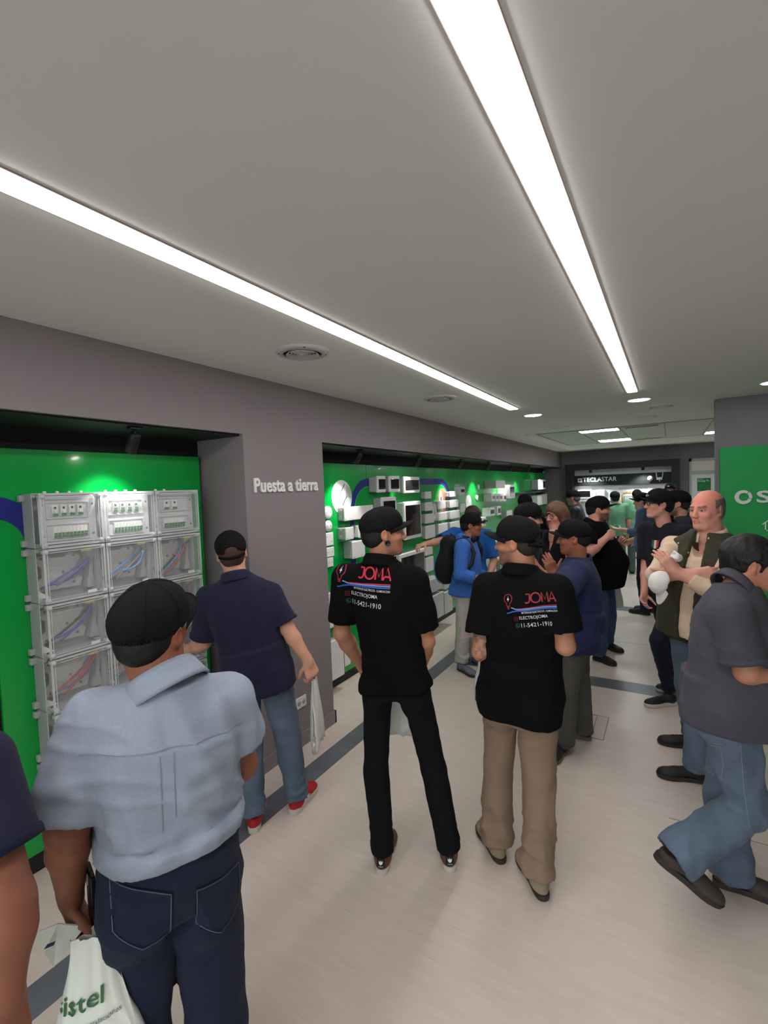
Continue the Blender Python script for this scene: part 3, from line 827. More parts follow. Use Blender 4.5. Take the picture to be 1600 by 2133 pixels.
cols = [('first column right of the tall panel', .075, [(886.5, 899, 1024, 1039), (887, 902, 1046, 1064), (887, 905, 1070, 1089.5), (888, 907, 1094, 1121), (888, 902, 1139, 1156), (889, 904, 1160, 1190)]),
        ('second column right of the tall panel', .09, [(914, 929, 1043, 1060), (914, 932, 1067, 1084), (914, 933, 1090, 1114)]),
        ('third column right of the tall panel', .09, [(938, 950, 1023, 1035), (938, 955.6, 1041, 1057), (938, 958, 1063, 1080), (938.5, 960, 1086, 1106)])]
ordw = ['top', 'second', 'third', 'fourth', 'fifth', 'sixth']
for cn, dp, L_ in cols:
    for k, px in enumerate(L_):
        P(px, dp, 'box', '%s white box of the %s' % (ordw[k], cn), group='small white junction boxes in columns')
P((898, 921, 1203, 1231), .20, 'box', 'large white box under the backpack, upper left of four')
P((926, 941, 1206, 1225), .18, 'box', 'white box just below the backpack')
P((899, 925, 1237, 1289), .21, 'box', 'tallest white box standing above the black plinth')
P((927, 943, 1231, 1276), .20, 'box', 'tall white box between the tallest one and the hoodie wearer')
P((958, 969, 1013.6, 1031), .10, 'module', 'slim white module above the hoodie wearer', 'module', 'wall_module')
P((960, 970, 1049, 1067), .08, 'box', 'small white box just left of the hoodie wearer\'s cap')
P((995, 1004, 1009, 1020), .03, 'round', 'upper small round white fitting right of the hoodie wearer', 'cover plate', 'round_cover')
P((993, 1004.5, 1031, 1043), .05, 'round', 'lower small round white fitting right of the hoodie wearer', 'cover plate', 'round_cover')
P((1034, 1052, 1000.5, 1017), .22, 'box', 'white box with printed front at the top of the far product wall')
for k in range(4):
    P((1025 + k * 8, 1031.5 + k * 8, 1028, 1044), .16, 'module', '%s of four upright modules in the far row' % ordw[k].replace('top', 'first'), 'module', 'wall_module', 'upright modules in the far row')
P((1060, 1073, 1010, 1038), .22, 'module', 'tall white module with dark front at the far product wall', 'module', 'wall_module')
P((1020, 1031, 1057, 1075), .14, 'module', 'left white module with a dark slot under the far row', 'module', 'wall_module')
P((1036, 1044, 1054, 1073), .14, 'module', 'right white module with a dark slot under the far row', 'module', 'wall_module')
P((1056, 1067, 1063, 1079), .12, 'box', 'white box under the tall far module')
P((1121, 1130, 999, 1020), .16, 'box', 'white box high up in the far corner')
P((1131, 1136.5, 999, 1019), .20, 'module', 'black-fronted unit in the far corner', 'module', 'wall_module')
P((1120, 1131, 1031, 1052), .14, 'box', 'left one of two white boxes low in the far corner')
P((1132, 1140, 1029, 1050), .14, 'box', 'right one of two white boxes low in the far corner')
P((1005, 1013, 1077, 1096), .14, 'module', 'white framed dark module right of the hoodie wearer\'s cap', 'module', 'wall_module')
P((1030, 1042, 1126, 1156), .18, 'module', 'tall dark-fronted module between the two blue-clad men and the bearded one', 'module', 'wall_module')
P((1032, 1043, 1162, 1194), .18, 'module', 'lower dark-fronted module right of the blue polo', 'module', 'wall_module')
# printed photo discs
M_PHOTO = mat('photo_pale', srgb(206, 216, 210), .3)
for (x, y, rr, lab, kind) in ((712, 1036, 36, 'large round photo disc showing pale switch plates near the pillar', 0),
                              (922, 1042, 25, 'round photo disc showing a person by brown timber', 1), (976, 1048, 17, 'small round pale photo disc above the hoodie wearer', 0)):
    c = on_x(x, y, XB); R_ = abs(on_x(x, y - rr, XB)[2] - c[2])
    t = empty('photo_disc', c, lab, 'photo print', 'round photo prints on the green wall')
    MB().lathe([(.0001, .004), (R_ * .97, .004), (R_, .003), (R_, .001)], c, axis=(1, 0, 0), n=48).build('disc', M_PHOTO if kind == 0 else mat('photo_brown', srgb(156, 112, 84), .4, noise=.35, nscale=10, stretch=(1, 14, 1)), t)
    N_ = (1, 0, 0)
    def line(a, b, w, m, nm):
        a = np.array(a) * R_; b = np.array(b) * R_; d = (b - a) / np.linalg.norm(b - a); n_ = np.array([-d[1], d[0]]) * w * R_ / 2
        MB().prism([tuple(a - n_), tuple(b - n_), tuple(b + n_), tuple(a + n_)], c, (0, 1, 0), (0, 0, 1), N_, .0042, .0052).build(nm, m, t)
    if kind == 0:
        line((-.35, .0), (.30, .78), .07, M_SCREW, 'print_line'); line((-.55, -.55), (.25, .05), .05, M_GREYP, 'print_line'); line((-.45, -.72), (.45, -.05), .04, M_GREYP, 'print_line')
        if rr > 20:
            for k in range(6): line((.02 + .085 * k, -.50 + .09 * k), (.04 + .085 * k, -.36 + .09 * k), .055, M_BLACK, 'print_mark')
            MB().prism([(R_ * .35, R_ * .05), (R_ * .95, R_ * -.1), (R_ * .85, R_ * .5), (R_ * .45, R_ * .75)], c, (0, 1, 0), (0, 0, 1), N_, .0042, .005).build('print_patch', M_GREYP, t)
    else:
        MB().prism([(-R_ * .75, -R_ * .5), (-R_ * .1, -R_ * .8), (0, R_ * .2), (-R_ * .25, R_ * .8), (-R_ * .6, R_ * .6)], c, (0, 1, 0), (0, 0, 1), N_, .0042, .005).build('print_patch', M_WHITE, t)
        MB().prism([(-R_ * .45, -R_ * .4), (-R_ * .2, -R_ * .5), (-R_ * .25, R_ * .3), (-R_ * .45, R_ * .3)], c, (0, 1, 0), (0, 0, 1), N_, .005, .0056).build('print_patch', M_BLACK, t)
# leaflet tucked between boxes, and the dark shelf at the far end
q = on_x(904.5, 1066, XB + .05)
t = empty('hang_tag', q, 'small white arrow-shaped tag hanging between the box columns', 'tag')
MB().prism([(-.05, -.07), (.02, -.13), (.075, -.03), (.06, .10), (-.02, .13), (-.055, .05)], q, (0, 1, 0), (0, 0, 1), (1, 0, 0), 0, .004).build('card', M_WHITE, t)
MB().prism([(-.02, -.02), (.02, -.05), (.035, .0), (.0, .05)], q, (0, 1, 0), (0, 0, 1), (1, 0, 0), .004, .0045).build('print', M_GREYP, t)
a = on_x(1052, 1042, XB + .1); b = on_x(1136, 1030, XB + .1)
t = empty('wall_shelf', (XB, (a[1] + b[1]) / 2, a[2]), 'dark narrow shelf at the far end of the product wall', 'shelf')
box_obj('board', (XB + .002, a[1], 1.700), (XB + .16, b[1], 1.735), mat('shelf_dark', srgb(38, 40, 56), .5), t, r=.004)
for k in range(3):
    yy = a[1] + .3 + k * (b[1] - a[1] - .6) / 2
    MB().prism([(.003, 0), (.13, 0), (.003, -.10)], (XB, yy, 1.70), (1, 0, 0), (0, 0, 1), (0, 1, 0), -.01, .01).build('bracket', M_BLACK, t)
# ================================================================== people: smooth solids meshed on a grid
def unit(v):
    v = np.array(v, float); return v / (np.linalg.norm(v) + 1e-12)


class Grid:
    def __init__(s, lo, hi, vox):
        s.vox = vox; s.lo = np.array(lo, float); n = np.ceil((np.array(hi) - s.lo) / vox).astype(int) + 1
        s.n = n; s.d = np.full(n, 0.5, np.float32)
        s.ax = [(s.lo[i] + vox * np.arange(n[i])).astype(np.float32) for i in range(3)]

    def region(s, lo, hi):
        i0 = np.clip(np.floor((np.array(lo) - s.lo) / s.vox).astype(int), 0, s.n); i1 = np.clip(np.ceil((np.array(hi) - s.lo) / s.vox).astype(int) + 1, 0, s.n)
        if (i1 <= i0).any(): return None, None
        sl = tuple(slice(a, b) for a, b in zip(i0, i1))
        return sl, (s.ax[0][sl[0]][:, None, None], s.ax[1][sl[1]][None, :, None], s.ax[2][sl[2]][None, None, :])

    def add(s, prim, k=0.0, sub=False, inter=False):
        fn, lo, hi = prim
        m = k + 2.5 * s.vox
        sl, X = s.region(np.array(lo) - m, np.array(hi) + m)
        if sl is None: return s
        v = fn(*X)
        a = s.d[sl]
        if sub:
            v = -v
            if k > 0:
                h = np.maximum(k - np.abs(a - v), 0) / k; s.d[sl] = np.maximum(a, v) + h * h * k * .25
            else: s.d[sl] = np.maximum(a, v)
        elif k > 0:
            h = np.maximum(k - np.abs(a - v), 0) / k; s.d[sl] = np.minimum(a, v) - h * h * k * .25
        else: s.d[sl] = np.minimum(a, v)
        return s

    def cut(s, p, n, k=0.0):
        """keep the side the normal points away from"""
        p = np.array(p); n = unit(n)
        v = (s.ax[0][:, None, None] - p[0]) * n[0] + (s.ax[1][None, :, None] - p[1]) * n[1] + (s.ax[2][None, None, :] - p[2]) * n[2]
        s.d = np.maximum(s.d, v.astype(np.float32)); return s

    def mesh(s):
        d = s.d; nx, ny, nz = d.shape
        d[0] = d[-1] = .5; d[:, 0] = d[:, -1] = .5; d[:, :, 0] = d[:, :, -1] = .5
        neg = d < 0
        cnt = np.zeros((nx - 1, ny - 1, nz - 1), np.int8)
        for i in (0, 1):
            for j in (0, 1):
                for k in (0, 1): cnt += neg[i:nx - 1 + i, j:ny - 1 + j, k:nz - 1 + k]
        act = (cnt > 0) & (cnt < 8)
        I, J, K = np.nonzero(act)
        idx = np.full(act.shape, -1, np.int32); idx[act] = np.arange(len(I))
        c = {(i, j, k): d[I + i, J + j, K + k] for i in (0, 1) for j in (0, 1) for k in (0, 1)}
        pos = np.zeros((len(I), 3)); w = np.zeros(len(I))
        for a in c:
            for ax in range(3):
                if a[ax] == 0:
                    b = list(a); b[ax] = 1; b = tuple(b)
                    va, vb = c[a], c[b]; m = (va < 0) != (vb < 0)
                    t = np.where(m, va / np.where(m, va - vb, 1), 0)
                    for q in range(3): pos[:, q] += np.where(m, (a[q] + (t if q == ax else 0)), 0)
                    w += m
        pos /= w[:, None]
        V = s.lo + (np.c_[I, J, K] + pos) * s.vox
        Fs = []
        for ax in range(3):
            o = [slice(1, n - 1) for n in (nx, ny, nz)]; o[ax] = slice(0, (nx, ny, nz)[ax] - 1)
            o2 = list(o); o2[ax] = slice(1, (nx, ny, nz)[ax])
            a = neg[tuple(o)]; b = neg[tuple(o2)]
            ch = np.nonzero(a != b); up = a[ch]
            base = [ch[q] + (0 if q == ax else 1) for q in range(3)]
            u, v = [q for q in range(3) if q != ax]
            def cell(du, dv):
                e = list(base); e[u] = e[u] - du; e[v] = e[v] - dv; return idx[e[0], e[1], e[2]]
            q = np.c_[cell(1, 1), cell(0, 1), cell(0, 0), cell(1, 0)]
            flip = up if ax != 1 else ~up
            q = np.where(flip[:, None], q, q[:, ::-1]); Fs.append(q)
        return V, np.concatenate(Fs)


def cone(a, b, ra, rb, flat=None):
    """tapered capsule; flat = (unit normal, factor < 1) squashes it along the normal"""
    a = np.array(a, float); b = np.array(b, float); ab = b - a; L2 = float(ab @ ab) + 1e-12
    R = max(ra, rb)

    def fn(X, Y, Z):
        px, py, pz = X - a[0], Y - a[1], Z - a[2]
        t = np.clip((px * ab[0] + py * ab[1] + pz * ab[2]) / L2, 0, 1)
        px, py, pz = px - t * ab[0], py - t * ab[1], pz - t * ab[2]
        r2 = px * px + py * py + pz * pz
        if flat is not None:
            n, fac = flat; h = px * n[0] + py * n[1] + pz * n[2]; r2 = r2 + h * h * (1 / fac ** 2 - 1)
            return ((np.sqrt(r2) - (ra + (rb - ra) * t)) * (fac ** .5)).astype(np.float32)
        return (np.sqrt(r2) - (ra + (rb - ra) * t)).astype(np.float32)
    return fn, np.minimum(a, b) - R, np.maximum(a, b) + R


def ell(c, M, r):
    """ellipsoid at c, rows of M are its axes"""
    c = np.array(c, float); r = np.array(r, float); M = np.array(M, float)

    def fn(X, Y, Z):
        q = [X - c[0], Y - c[1], Z - c[2]]
        l = [q[0] * M[i][0] + q[1] * M[i][1] + q[2] * M[i][2] for i in range(3)]
        k0 = np.sqrt(sum((l[i] / r[i]) ** 2 for i in range(3))); k1 = np.sqrt(sum((l[i] / r[i] ** 2) ** 2 for i in range(3))) + 1e-6
        return (k0 * (k0 - 1) / k1).astype(np.float32)
    e = np.sqrt(((M * r[:, None]) ** 2).sum(0))
    return fn, c - e, c + e


def loft(rings, pw=2.3):
    """rings: (centre, right, half width, half depth) stacked along the axis first -> last centre"""
    C = np.array([r[0] for r in rings], float); R = np.array([unit(r[1]) for r in rings]); W = np.array([r[2] for r in rings]); D = np.array([r[3] for r in rings])
    ax = unit(C[-1] - C[0]); S = (C - C[0]) @ ax
    ss = np.linspace(S[0], S[-1], 120)
    def sm(a):
        y = np.interp(ss, S, a); k = np.ones(11) / 11
        yp = np.r_[[y[0]] * 5, y, [y[-1]] * 5]; return np.convolve(yp, k, 'valid')
    Wd, Dd = sm(W), sm(D); Cd = np.c_[tuple(sm(C[:, i]) for i in range(3))]; Rd = np.c_[tuple(sm(R[:, i]) for i in range(3))]
    c0 = C[0]

    def fn(X, Y, Z):
        s = (X - c0[0]) * ax[0] + (Y - c0[1]) * ax[1] + (Z - c0[2]) * ax[2]
        def it(a): return np.interp(s, ss, a)
        rx, ry, rz = it(Rd[:, 0]), it(Rd[:, 1]), it(Rd[:, 2])
        nn = np.sqrt(rx * rx + ry * ry + rz * rz); rx, ry, rz = rx / nn, ry / nn, rz / nn
        fx, fy, fz = ax[1] * rz - ax[2] * ry, ax[2] * rx - ax[0] * rz, ax[0] * ry - ax[1] * rx
        dx, dy, dz = X - it(Cd[:, 0]), Y - it(Cd[:, 1]), Z - it(Cd[:, 2])
        u = np.abs(dx * rx + dy * ry + dz * rz); v = np.abs(dx * fx + dy * fy + dz * fz)
        w, d_ = it(Wd), it(Dd)
        q = ((u / w) ** pw + (v / d_) ** pw) ** (1 / pw) + 1e-6
        g = np.sqrt((u / w ** 2) ** 2 + (v / d_ ** 2) ** 2) / q + 1e-6
        dd = (q - 1) / np.maximum(g, 1e-3)
        return np.maximum(dd, np.maximum(-s, s - S[-1])).astype(np.float32)
    m = max(W.max(), D.max())
    return fn, C.min(0) - m, C.max(0) + m


_NR = np.random.RandomState(11).rand(32, 32, 32).astype(np.float32) * 2 - 1


def vnoise(x, y, z):
    """smooth value noise, broadcasting"""
    x, y, z = np.broadcast_arrays(x, y, z)
    i, j, k = np.floor(x).astype(int), np.floor(y).astype(int), np.floor(z).astype(int)
    fx, fy, fz = x - i, y - j, z - k
    fx, fy, fz = fx * fx * (3 - 2 * fx), fy * fy * (3 - 2 * fy), fz * fz * (3 - 2 * fz)
    def g(a, b, c): return _NR[(i + a) & 31, (j + b) & 31, (k + c) & 31]
    def lerp(a, b, t): return a + (b - a) * t
    return lerp(lerp(lerp(g(0, 0, 0), g(1, 0, 0), fx), lerp(g(0, 1, 0), g(1, 1, 0), fx), fy),
                lerp(lerp(g(0, 0, 1), g(1, 0, 1), fx), lerp(g(0, 1, 1), g(1, 1, 1), fx), fy), fz)


def fold_verts(V, F, amp, seed, sx=11., sz=3.4, weight=None):
    """push a cloth mesh in and out along its normals to make soft folds"""
    a = V[F[:, 1]] - V[F[:, 0]]; b = V[F[:, 2]] - V[F[:, 0]]; n = np.cross(a, b)
    N = np.zeros_like(V)
    for k in range(4): np.add.at(N, F[:, k], n)
    N /= np.linalg.norm(N, axis=1)[:, None] + 1e-12
    o = seed * 3.7
    w1 = vnoise(V[:, 0] * 4 + o, V[:, 1] * 4, V[:, 2] * 3) * .9
    f = vnoise(V[:, 0] * sx + w1 + o, V[:, 1] * sx + w1, V[:, 2] * sz + (V[:, 0] + V[:, 1]) * 1.5)
    r = 1 - 2.2 * np.abs(f)
    f2 = vnoise(V[:, 0] * 5 + o + 9, V[:, 1] * 5, V[:, 2] * 13 + w1 * 3)
    r2 = np.maximum(0, 1 - 3 * np.abs(f2)) - .25
    f3 = vnoise(V[:, 0] * 19 + o + w1 * 2, V[:, 1] * 19 + w1 * 2, V[:, 2] * 9 + o)
    r3 = np.maximum(0, 1 - 3.2 * np.abs(f3)) - .3
    dsp = amp * (1.3 if amp > .004 else 1.0) * (.75 * np.maximum(r, -.6) + .55 * r2 + .28 * r3)
    if weight is not None: dsp = dsp * weight
    return relax(V + N * dsp[:, None], F, 1)


def relax(V, F, it=2, lam=.5):
    """even out small steps of a grid mesh"""
    E = np.concatenate([F[:, [0, 1]], F[:, [1, 2]], F[:, [2, 3]], F[:, [3, 0]]]); n = len(V)
    deg = (np.bincount(E[:, 0], minlength=n) + np.bincount(E[:, 1], minlength=n)).astype(float)
    for _ in range(it):
        A_ = np.empty_like(V)
        for q in range(3): A_[:, q] = np.bincount(E[:, 0], V[E[:, 1], q], n) + np.bincount(E[:, 1], V[E[:, 0], q], n)
        V = V + lam * (A_ / np.maximum(deg, 1)[:, None] - V)
    return V


def basis(yaw, pitch=0.0, roll=0.0):
    """rows: right, forward, up of a head or body; yaw 0 looks along +Y, positive turns left; pitch up positive"""
    y = math.radians(yaw); p = math.radians(pitch); q = math.radians(roll)
    r = np.array([math.cos(y), math.sin(y), 0]); f = np.array([-math.sin(y), math.cos(y), 0]); u = np.array([0, 0, 1.0])
    f2 = math.cos(p) * f + math.sin(p) * u; u2 = math.cos(p) * u - math.sin(p) * f
    r2 = math.cos(q) * r - math.sin(q) * u2; u3 = math.cos(q) * u2 + math.sin(q) * r
    return np.array([r2, f2, u3])


def skeleton(root, yaw, h, arms=None, lean=0.0):
    """default standing joints in world coordinates"""
    s = h / 1.75; B = basis(yaw)
    J = dict(head=(0, .035, 1.605), neck=(0, -.01, 1.475), pelvis=(0, 0, .955),
             sh_l=(-.178, -.012, 1.415), sh_r=(.178, -.012, 1.415), el_l=(-.225, -.03, 1.115), el_r=(.225, -.03, 1.115),
             wr_l=(-.235, .07, .875), wr_r=(.235, .07, .875), hip_l=(-.092, 0, .905), hip_r=(.092, 0, .905),
             kn_l=(-.105, .02, .495), kn_r=(.105, .02, .495), an_l=(-.11, -.02, .09), an_r=(.11, -.02, .09))
    if arms: J.update(arms)
    root = np.array([root[0], root[1], 0.0])
    out = {}
    for k, v in J.items():
        v = np.array(v, float) * s
        v[1] += lean * max(0, v[2] - .9)
        out[k] = root + B[0] * v[0] + B[1] * v[1] + B[2] * v[2]
    return out


SKIN = {}


def head_prims(c, B, s=1.0):
    """list of (prim, k, subtract) for a head with a face; c = centre at ear height"""
    def P(x, y, z): return c + (B[0] * x + B[1] * y + B[2] * z) * s
    def E(x, y, z, a, b, d, k, sub=False): L.append((ell(P(x, y, z), B, np.array([a, b, d]) * s), k * s, sub))
    def K(a, b, ra, rb, k, sub=False): L.append((cone(P(*a), P(*b), ra * s, rb * s), k * s, sub))
    L = []
    E(0, -.014, .038, .0755, .0965, .0860, 0)                 # skull
    E(0, .028, -.030, .0610, .0640, .0820, .03)               # face mass
    E(0, .030, -.066, .0520, .0520, .0400, .02)               # jaw
    E(0, .074, -.092, .0230, .0180, .0200, .02)               # chin
    for q in (-1, 1):
        E(q * .040, .062, -.018, .0210, .0190, .0190, .02)    # cheek bones
        K((q * .052, -.004, -.040), (q * .030, .058, -.094), .015, .014, .02)   # jaw line
    K((-.036, .078, .032), (.036, .078, .032), .0115, .0115, .014)   # brow
    for q in (-1, 1):
        E(q * .0315, .098, .0115, .0185, .0170, .0105, .010, True)   # eye sockets
        E(q * .0310, .0735, .0105, .0150, .0135, .0125, .003)        # eyeballs under lids
    K((0, .087, .022), (0, .1065, -.020), .0085, .0115, .012)         # nose
    E(0, .1085, -.0225, .0110, .0100, .0095, .006)
    for q in (-1, 1): E(q * .0115, .100, -.0255, .0075, .0095, .0070, .005)
    K((-.018, .085, -.0525), (.018, .085, -.0525), .0068, .0068, .006)   # lips
    E(0, .090, -.0520, .013, .0075, .0055, .005); E(0, .0885, -.0625, .015, .0080, .0060, .005)
    E(0, .102, -.0570, .022, .010, .0016, .003, True)
    for q in (-1, 1):                                                # ears
        M = np.array([B[0] * .92 + B[1] * -.38 * q, B[1] * .92 + B[0] * .38 * q, B[2]])
        L.append((ell(P(q * .0790, -.012, .002), M, np.array([.0085, .0185, .0315]) * s), .004 * s, False))
        L.append((ell(P(q * .0885, -.008, .003), M, np.array([.0070, .0095, .0165]) * s), .004 * s, True))
        E(q * .0765, -.002, -.024, .0075, .0085, .0085, .006)
    return L


def head_colors(V, c, B, s, skin, opt):
    """per-vertex colour of skin, lips, brows, eyes, stubble"""
    skin = np.array(skin[:3]); q = (V - c) @ np.array(B).T / s
    x, y, z = q[:, 0], q[:, 1], q[:, 2]
    n = vnoise(V[:, 0] * 40, V[:, 1] * 40, V[:, 2] * 40)
    col = skin * (1 + .06 * n)[:, None]
    d2 = x * x + y * y + z * z
    inh = d2 < .17 ** 2
    def blend(mask, c2, a):
        nonlocal col
        a = (np.asarray(mask, float) * a)[:, None]; col = col * (1 - a) + np.array(c2[:3]) * a
    def st(v, w=.008): return np.clip(.5 + v / w, 0, 1)          # soft threshold v > 0
    ax = np.abs(x)
    blend(inh * st(y - .02, .03) * st(-z, .02) * st(z + .05, .02), skin * np.array([1.10, .88, .86]), .45)
    blend(inh & (ax > .072), skin * np.array([1.08, .82, .78]), .5)
    if opt.get('flush'): blend(inh * st(y + .06, .05), skin * np.array([1.10, .84, .82]), np.clip((z + .03) / .08, 0, 1))
    if opt.get('hair', {}).get('style') == 'fringe':
        hm = inh * st(.012 - y + .25 * np.minimum(0, z), .03) * st(z + .052, .02) * st(.088 - z - .55 * np.maximum(0, y + .085), .035)
        blend(hm, opt['hair']['c'], .75)
    if opt.get('beard'):
        m = inh * st(-.030 - .25 * np.maximum(0, .045 - ax) - z, .016) * st(y - .002, .022) * st(z + .120, .015)
        m = np.maximum(m, inh * st(.030 - ax) * st(y - .078) * st(-.034 - z) * st(z + .050))
        m = m * (1 - st(.019 - ax) * st(z + .069) * st(-.047 - z))
        nz2 = vnoise(V[:, 0] * 150, V[:, 1] * 150, V[:, 2] * 150)
        blend(m, opt['beard'][1], np.clip(opt['beard'][0] * (1 + .25 * nz2), 0, 1))
    blend(inh * st(y - .078) * st(.023 - ax, .006) * st(-.046 - z, .004) * st(z + .069, .004), skin * np.array([1.0, .68, .66]), .7)
    blend(inh * st(y - .065) * st(ax - .010, .006) * st(.048 - ax, .008) * st(.0048 - np.abs(z - .0315 - .10 * np.minimum(ax - .02, .02)), .004), opt.get('brow', (.02, .015, .012)), .8)
    e = inh * st(y - .068) * st(1 - ((ax - .0310) / .0145) ** 2 - ((z - .0105) / .0052) ** 2, .6)
    blend(inh * st(y - .065) * st(1 - ((ax - .031) / .019) ** 2 - ((z - .0125) / .011) ** 2, .6), skin * .6, .5)
    blend(e, (.36, .32, .30), .7)
    blend(e * st(.0062 - np.abs(ax - .031), .003), (.02, .015, .012), .95)
    return np.clip(col, 0, 1)


def hand_prims(wr, d, n, side, curl=.5, s=1.0, thumb=.5, fingers=None, grip=False):
    """palm and five fingers. d: direction along the hand, n: palm normal (faces out of the palm), side: +1 right, -1 left"""
    d = unit(d); n = unit(n - d * (np.array(n) @ d)); t = np.cross(n, d) * side          # t points to the thumb side
    wr = np.array(wr, float); L = []
    def P(a, b, c): return wr + (d * a + t * b + n * c) * s
    fl = (n, .52)
    L.append((cone(P(-.02, 0, 0), P(.02, 0, 0), .026 * s, .029 * s, (n, .72)), .02))
    for b0, b1, r in ((.020, .028, .020), (.004, .008, .020), (-.012, -.014, .019), (-.022, -.032, .017)):
        L.append((cone(P(.012, b0 * .8, 0), P(.080 if abs(b1) < .03 else .072, b1, 0), r * s * 1.05, r * s, (n, .62)), .012))
    F = []
    base = [(.086, .029), (.090, .0095), (.086, -.0105), (.076, -.0295)]
    ln = [(.040, .025, .020), (.044, .028, .021), (.040, .026, .020), (.032, .020, .018)]
    for i, ((a, b), l) in enumerate(zip(base, ln)):
        cu = curl if fingers is None else fingers[i]
        p = P(a - .006, b, 0); ang = 0.15 + cu * .6
        for j in range(3):
            dd = d * math.cos(ang) + n * math.sin(ang) + t * (b * 1.6) * (1 - cu)
            q = p + unit(dd) * l[j] * s
            F.append((cone(p, q, (.0098 - .0010 * j) * s, (.0092 - .0012 * j) * s), .004, i)); p = q; ang += cu * (1.15 if j == 0 else .95)
    p = P(.022, .030, .006); T = []
    for j, (l, r) in enumerate(((.040, .0145), (.032, .0115), (.026, .0098))):
        a = .95 - .35 * j * thumb - .2 * thumb
        dd = d * math.cos(a) + t * math.sin(a) * (1 - .5 * thumb) + n * (.35 + .75 * thumb) * (1 if j == 0 else .8)
        q = p + unit(dd) * l * s; T.append((cone(p, q, r * s, (r - .0018) * s), .006)); p = q
    return L, F, T
def cutcone(a, b, ra, rb, hollow=0.0, depth=.05):
    """tapered tube that ends flat at b, optionally hollowed out from the end"""
    f0, lo, hi = cone(a, np.array(b) + unit(np.array(b) - np.array(a)) * .03, ra, rb)
    b = np.array(b, float); d = unit(b - np.array(a)); L = np.linalg.norm(b - np.array(a))
    fi = cone(b - d * depth, b + d * .03, max(ra + (rb - ra) * (1 - depth / L) - hollow, .01), rb - hollow)[0] if hollow else None

    def fn(X, Y, Z):
        v = f0(X, Y, Z); e = (X - b[0]) * d[0] + (Y - b[1]) * d[1] + (Z - b[2]) * d[2]
        v = np.maximum(v, e)
        if fi is not None: v = np.maximum(v, -fi(X, Y, Z))
        return v.astype(np.float32)
    return fn, lo, hi


def fabric(name, color, rough=.85, noise=.06, nscale=25, bump=.25, bscale=420, stretch=None, sheen=.04, spec=.2):
    return mat('cloth_' + name, color, rough, noise=noise, nscale=nscale, bump=bump, bscale=bscale, stretch=stretch, sheen=sheen, spec=spec)


M_SKIN = mat('skin', (.5, .35, .28, 1), .52, vcol=True, bump=.08, bscale=260, spec=.35)
M_HAIRS = {}


def hairmat(c):
    return mat('hair_%d_%d_%d' % tuple(int(v * 1000) for v in c[:3]), c, .55, noise=.35, nscale=60, bump=.5, bscale=350, stretch=(1, 1, .35))


class Decal:
    def __init__(s, V, F):
        F = np.asarray(F)
        s.bvh = BVHTree.FromPolygons([Vector(v) for v in V], [tuple(f) for f in F.tolist()])

    def put(s, name, vs, fs, O, U, V, N, m, parent, off=.003, back=.5, sub=0, label=None):
        """drop a flat outline (vs, fs) onto the surface along N (pointing into it)"""
        O, U, V, N = [np.array(q, float) for q in (O, U, V, N)]; N = unit(N)
        if sub:
            bm = bmesh.new(); bv = [bm.verts.new((p[0], p[1], 0)) for p in vs]
            for f in fs:
                try: bm.faces.new([bv[i] for i in f])
                except ValueError: pass
            bmesh.ops.subdivide_edges(bm, edges=bm.edges[:], cuts=sub, use_grid_fill=True); bm.verts.index_update()
            vs = [(v.co.x, v.co.y) for v in bm.verts]; fs = [[v.index for v in f.verts] for f in bm.faces]; bm.free()
        out = []; last = back; miss = set()
        for p in vs:
            o = O + U * p[0] + V * p[1] - N * back
            hit = s.bvh.ray_cast(Vector(o), Vector(N), 1.5)
            if hit[0] is not None: last = hit[3]
            else: miss.add(len(out))
            out.append(o + N * (last - off))
        if miss: fs = [f for f in fs if not any(i in miss for i in f)]
        mb = MB(); mb.add(out, fs); return mb.build(name, m, parent, label=label)


def outline(poly, w, closed=True):
    """stroke of width w along a 2-D polyline"""
    vs = []; fs = []; n = len(poly); P_ = [np.array(p, float) for p in poly]
    for i in range(n):
        a = P_[(i - 1) % n] if (closed or i > 0) else P_[i]; b = P_[(i + 1) % n] if (closed or i < n - 1) else P_[i]
        d = unit(b - a); nn = np.array([-d[1], d[0]]) * w / 2; vs += [tuple(P_[i] - nn), tuple(P_[i] + nn)]
    for i in range(n if closed else n - 1):
        j = (i + 1) % n; fs.append((2 * i, 2 * j, 2 * j + 1, 2 * i + 1))
    return vs, fs


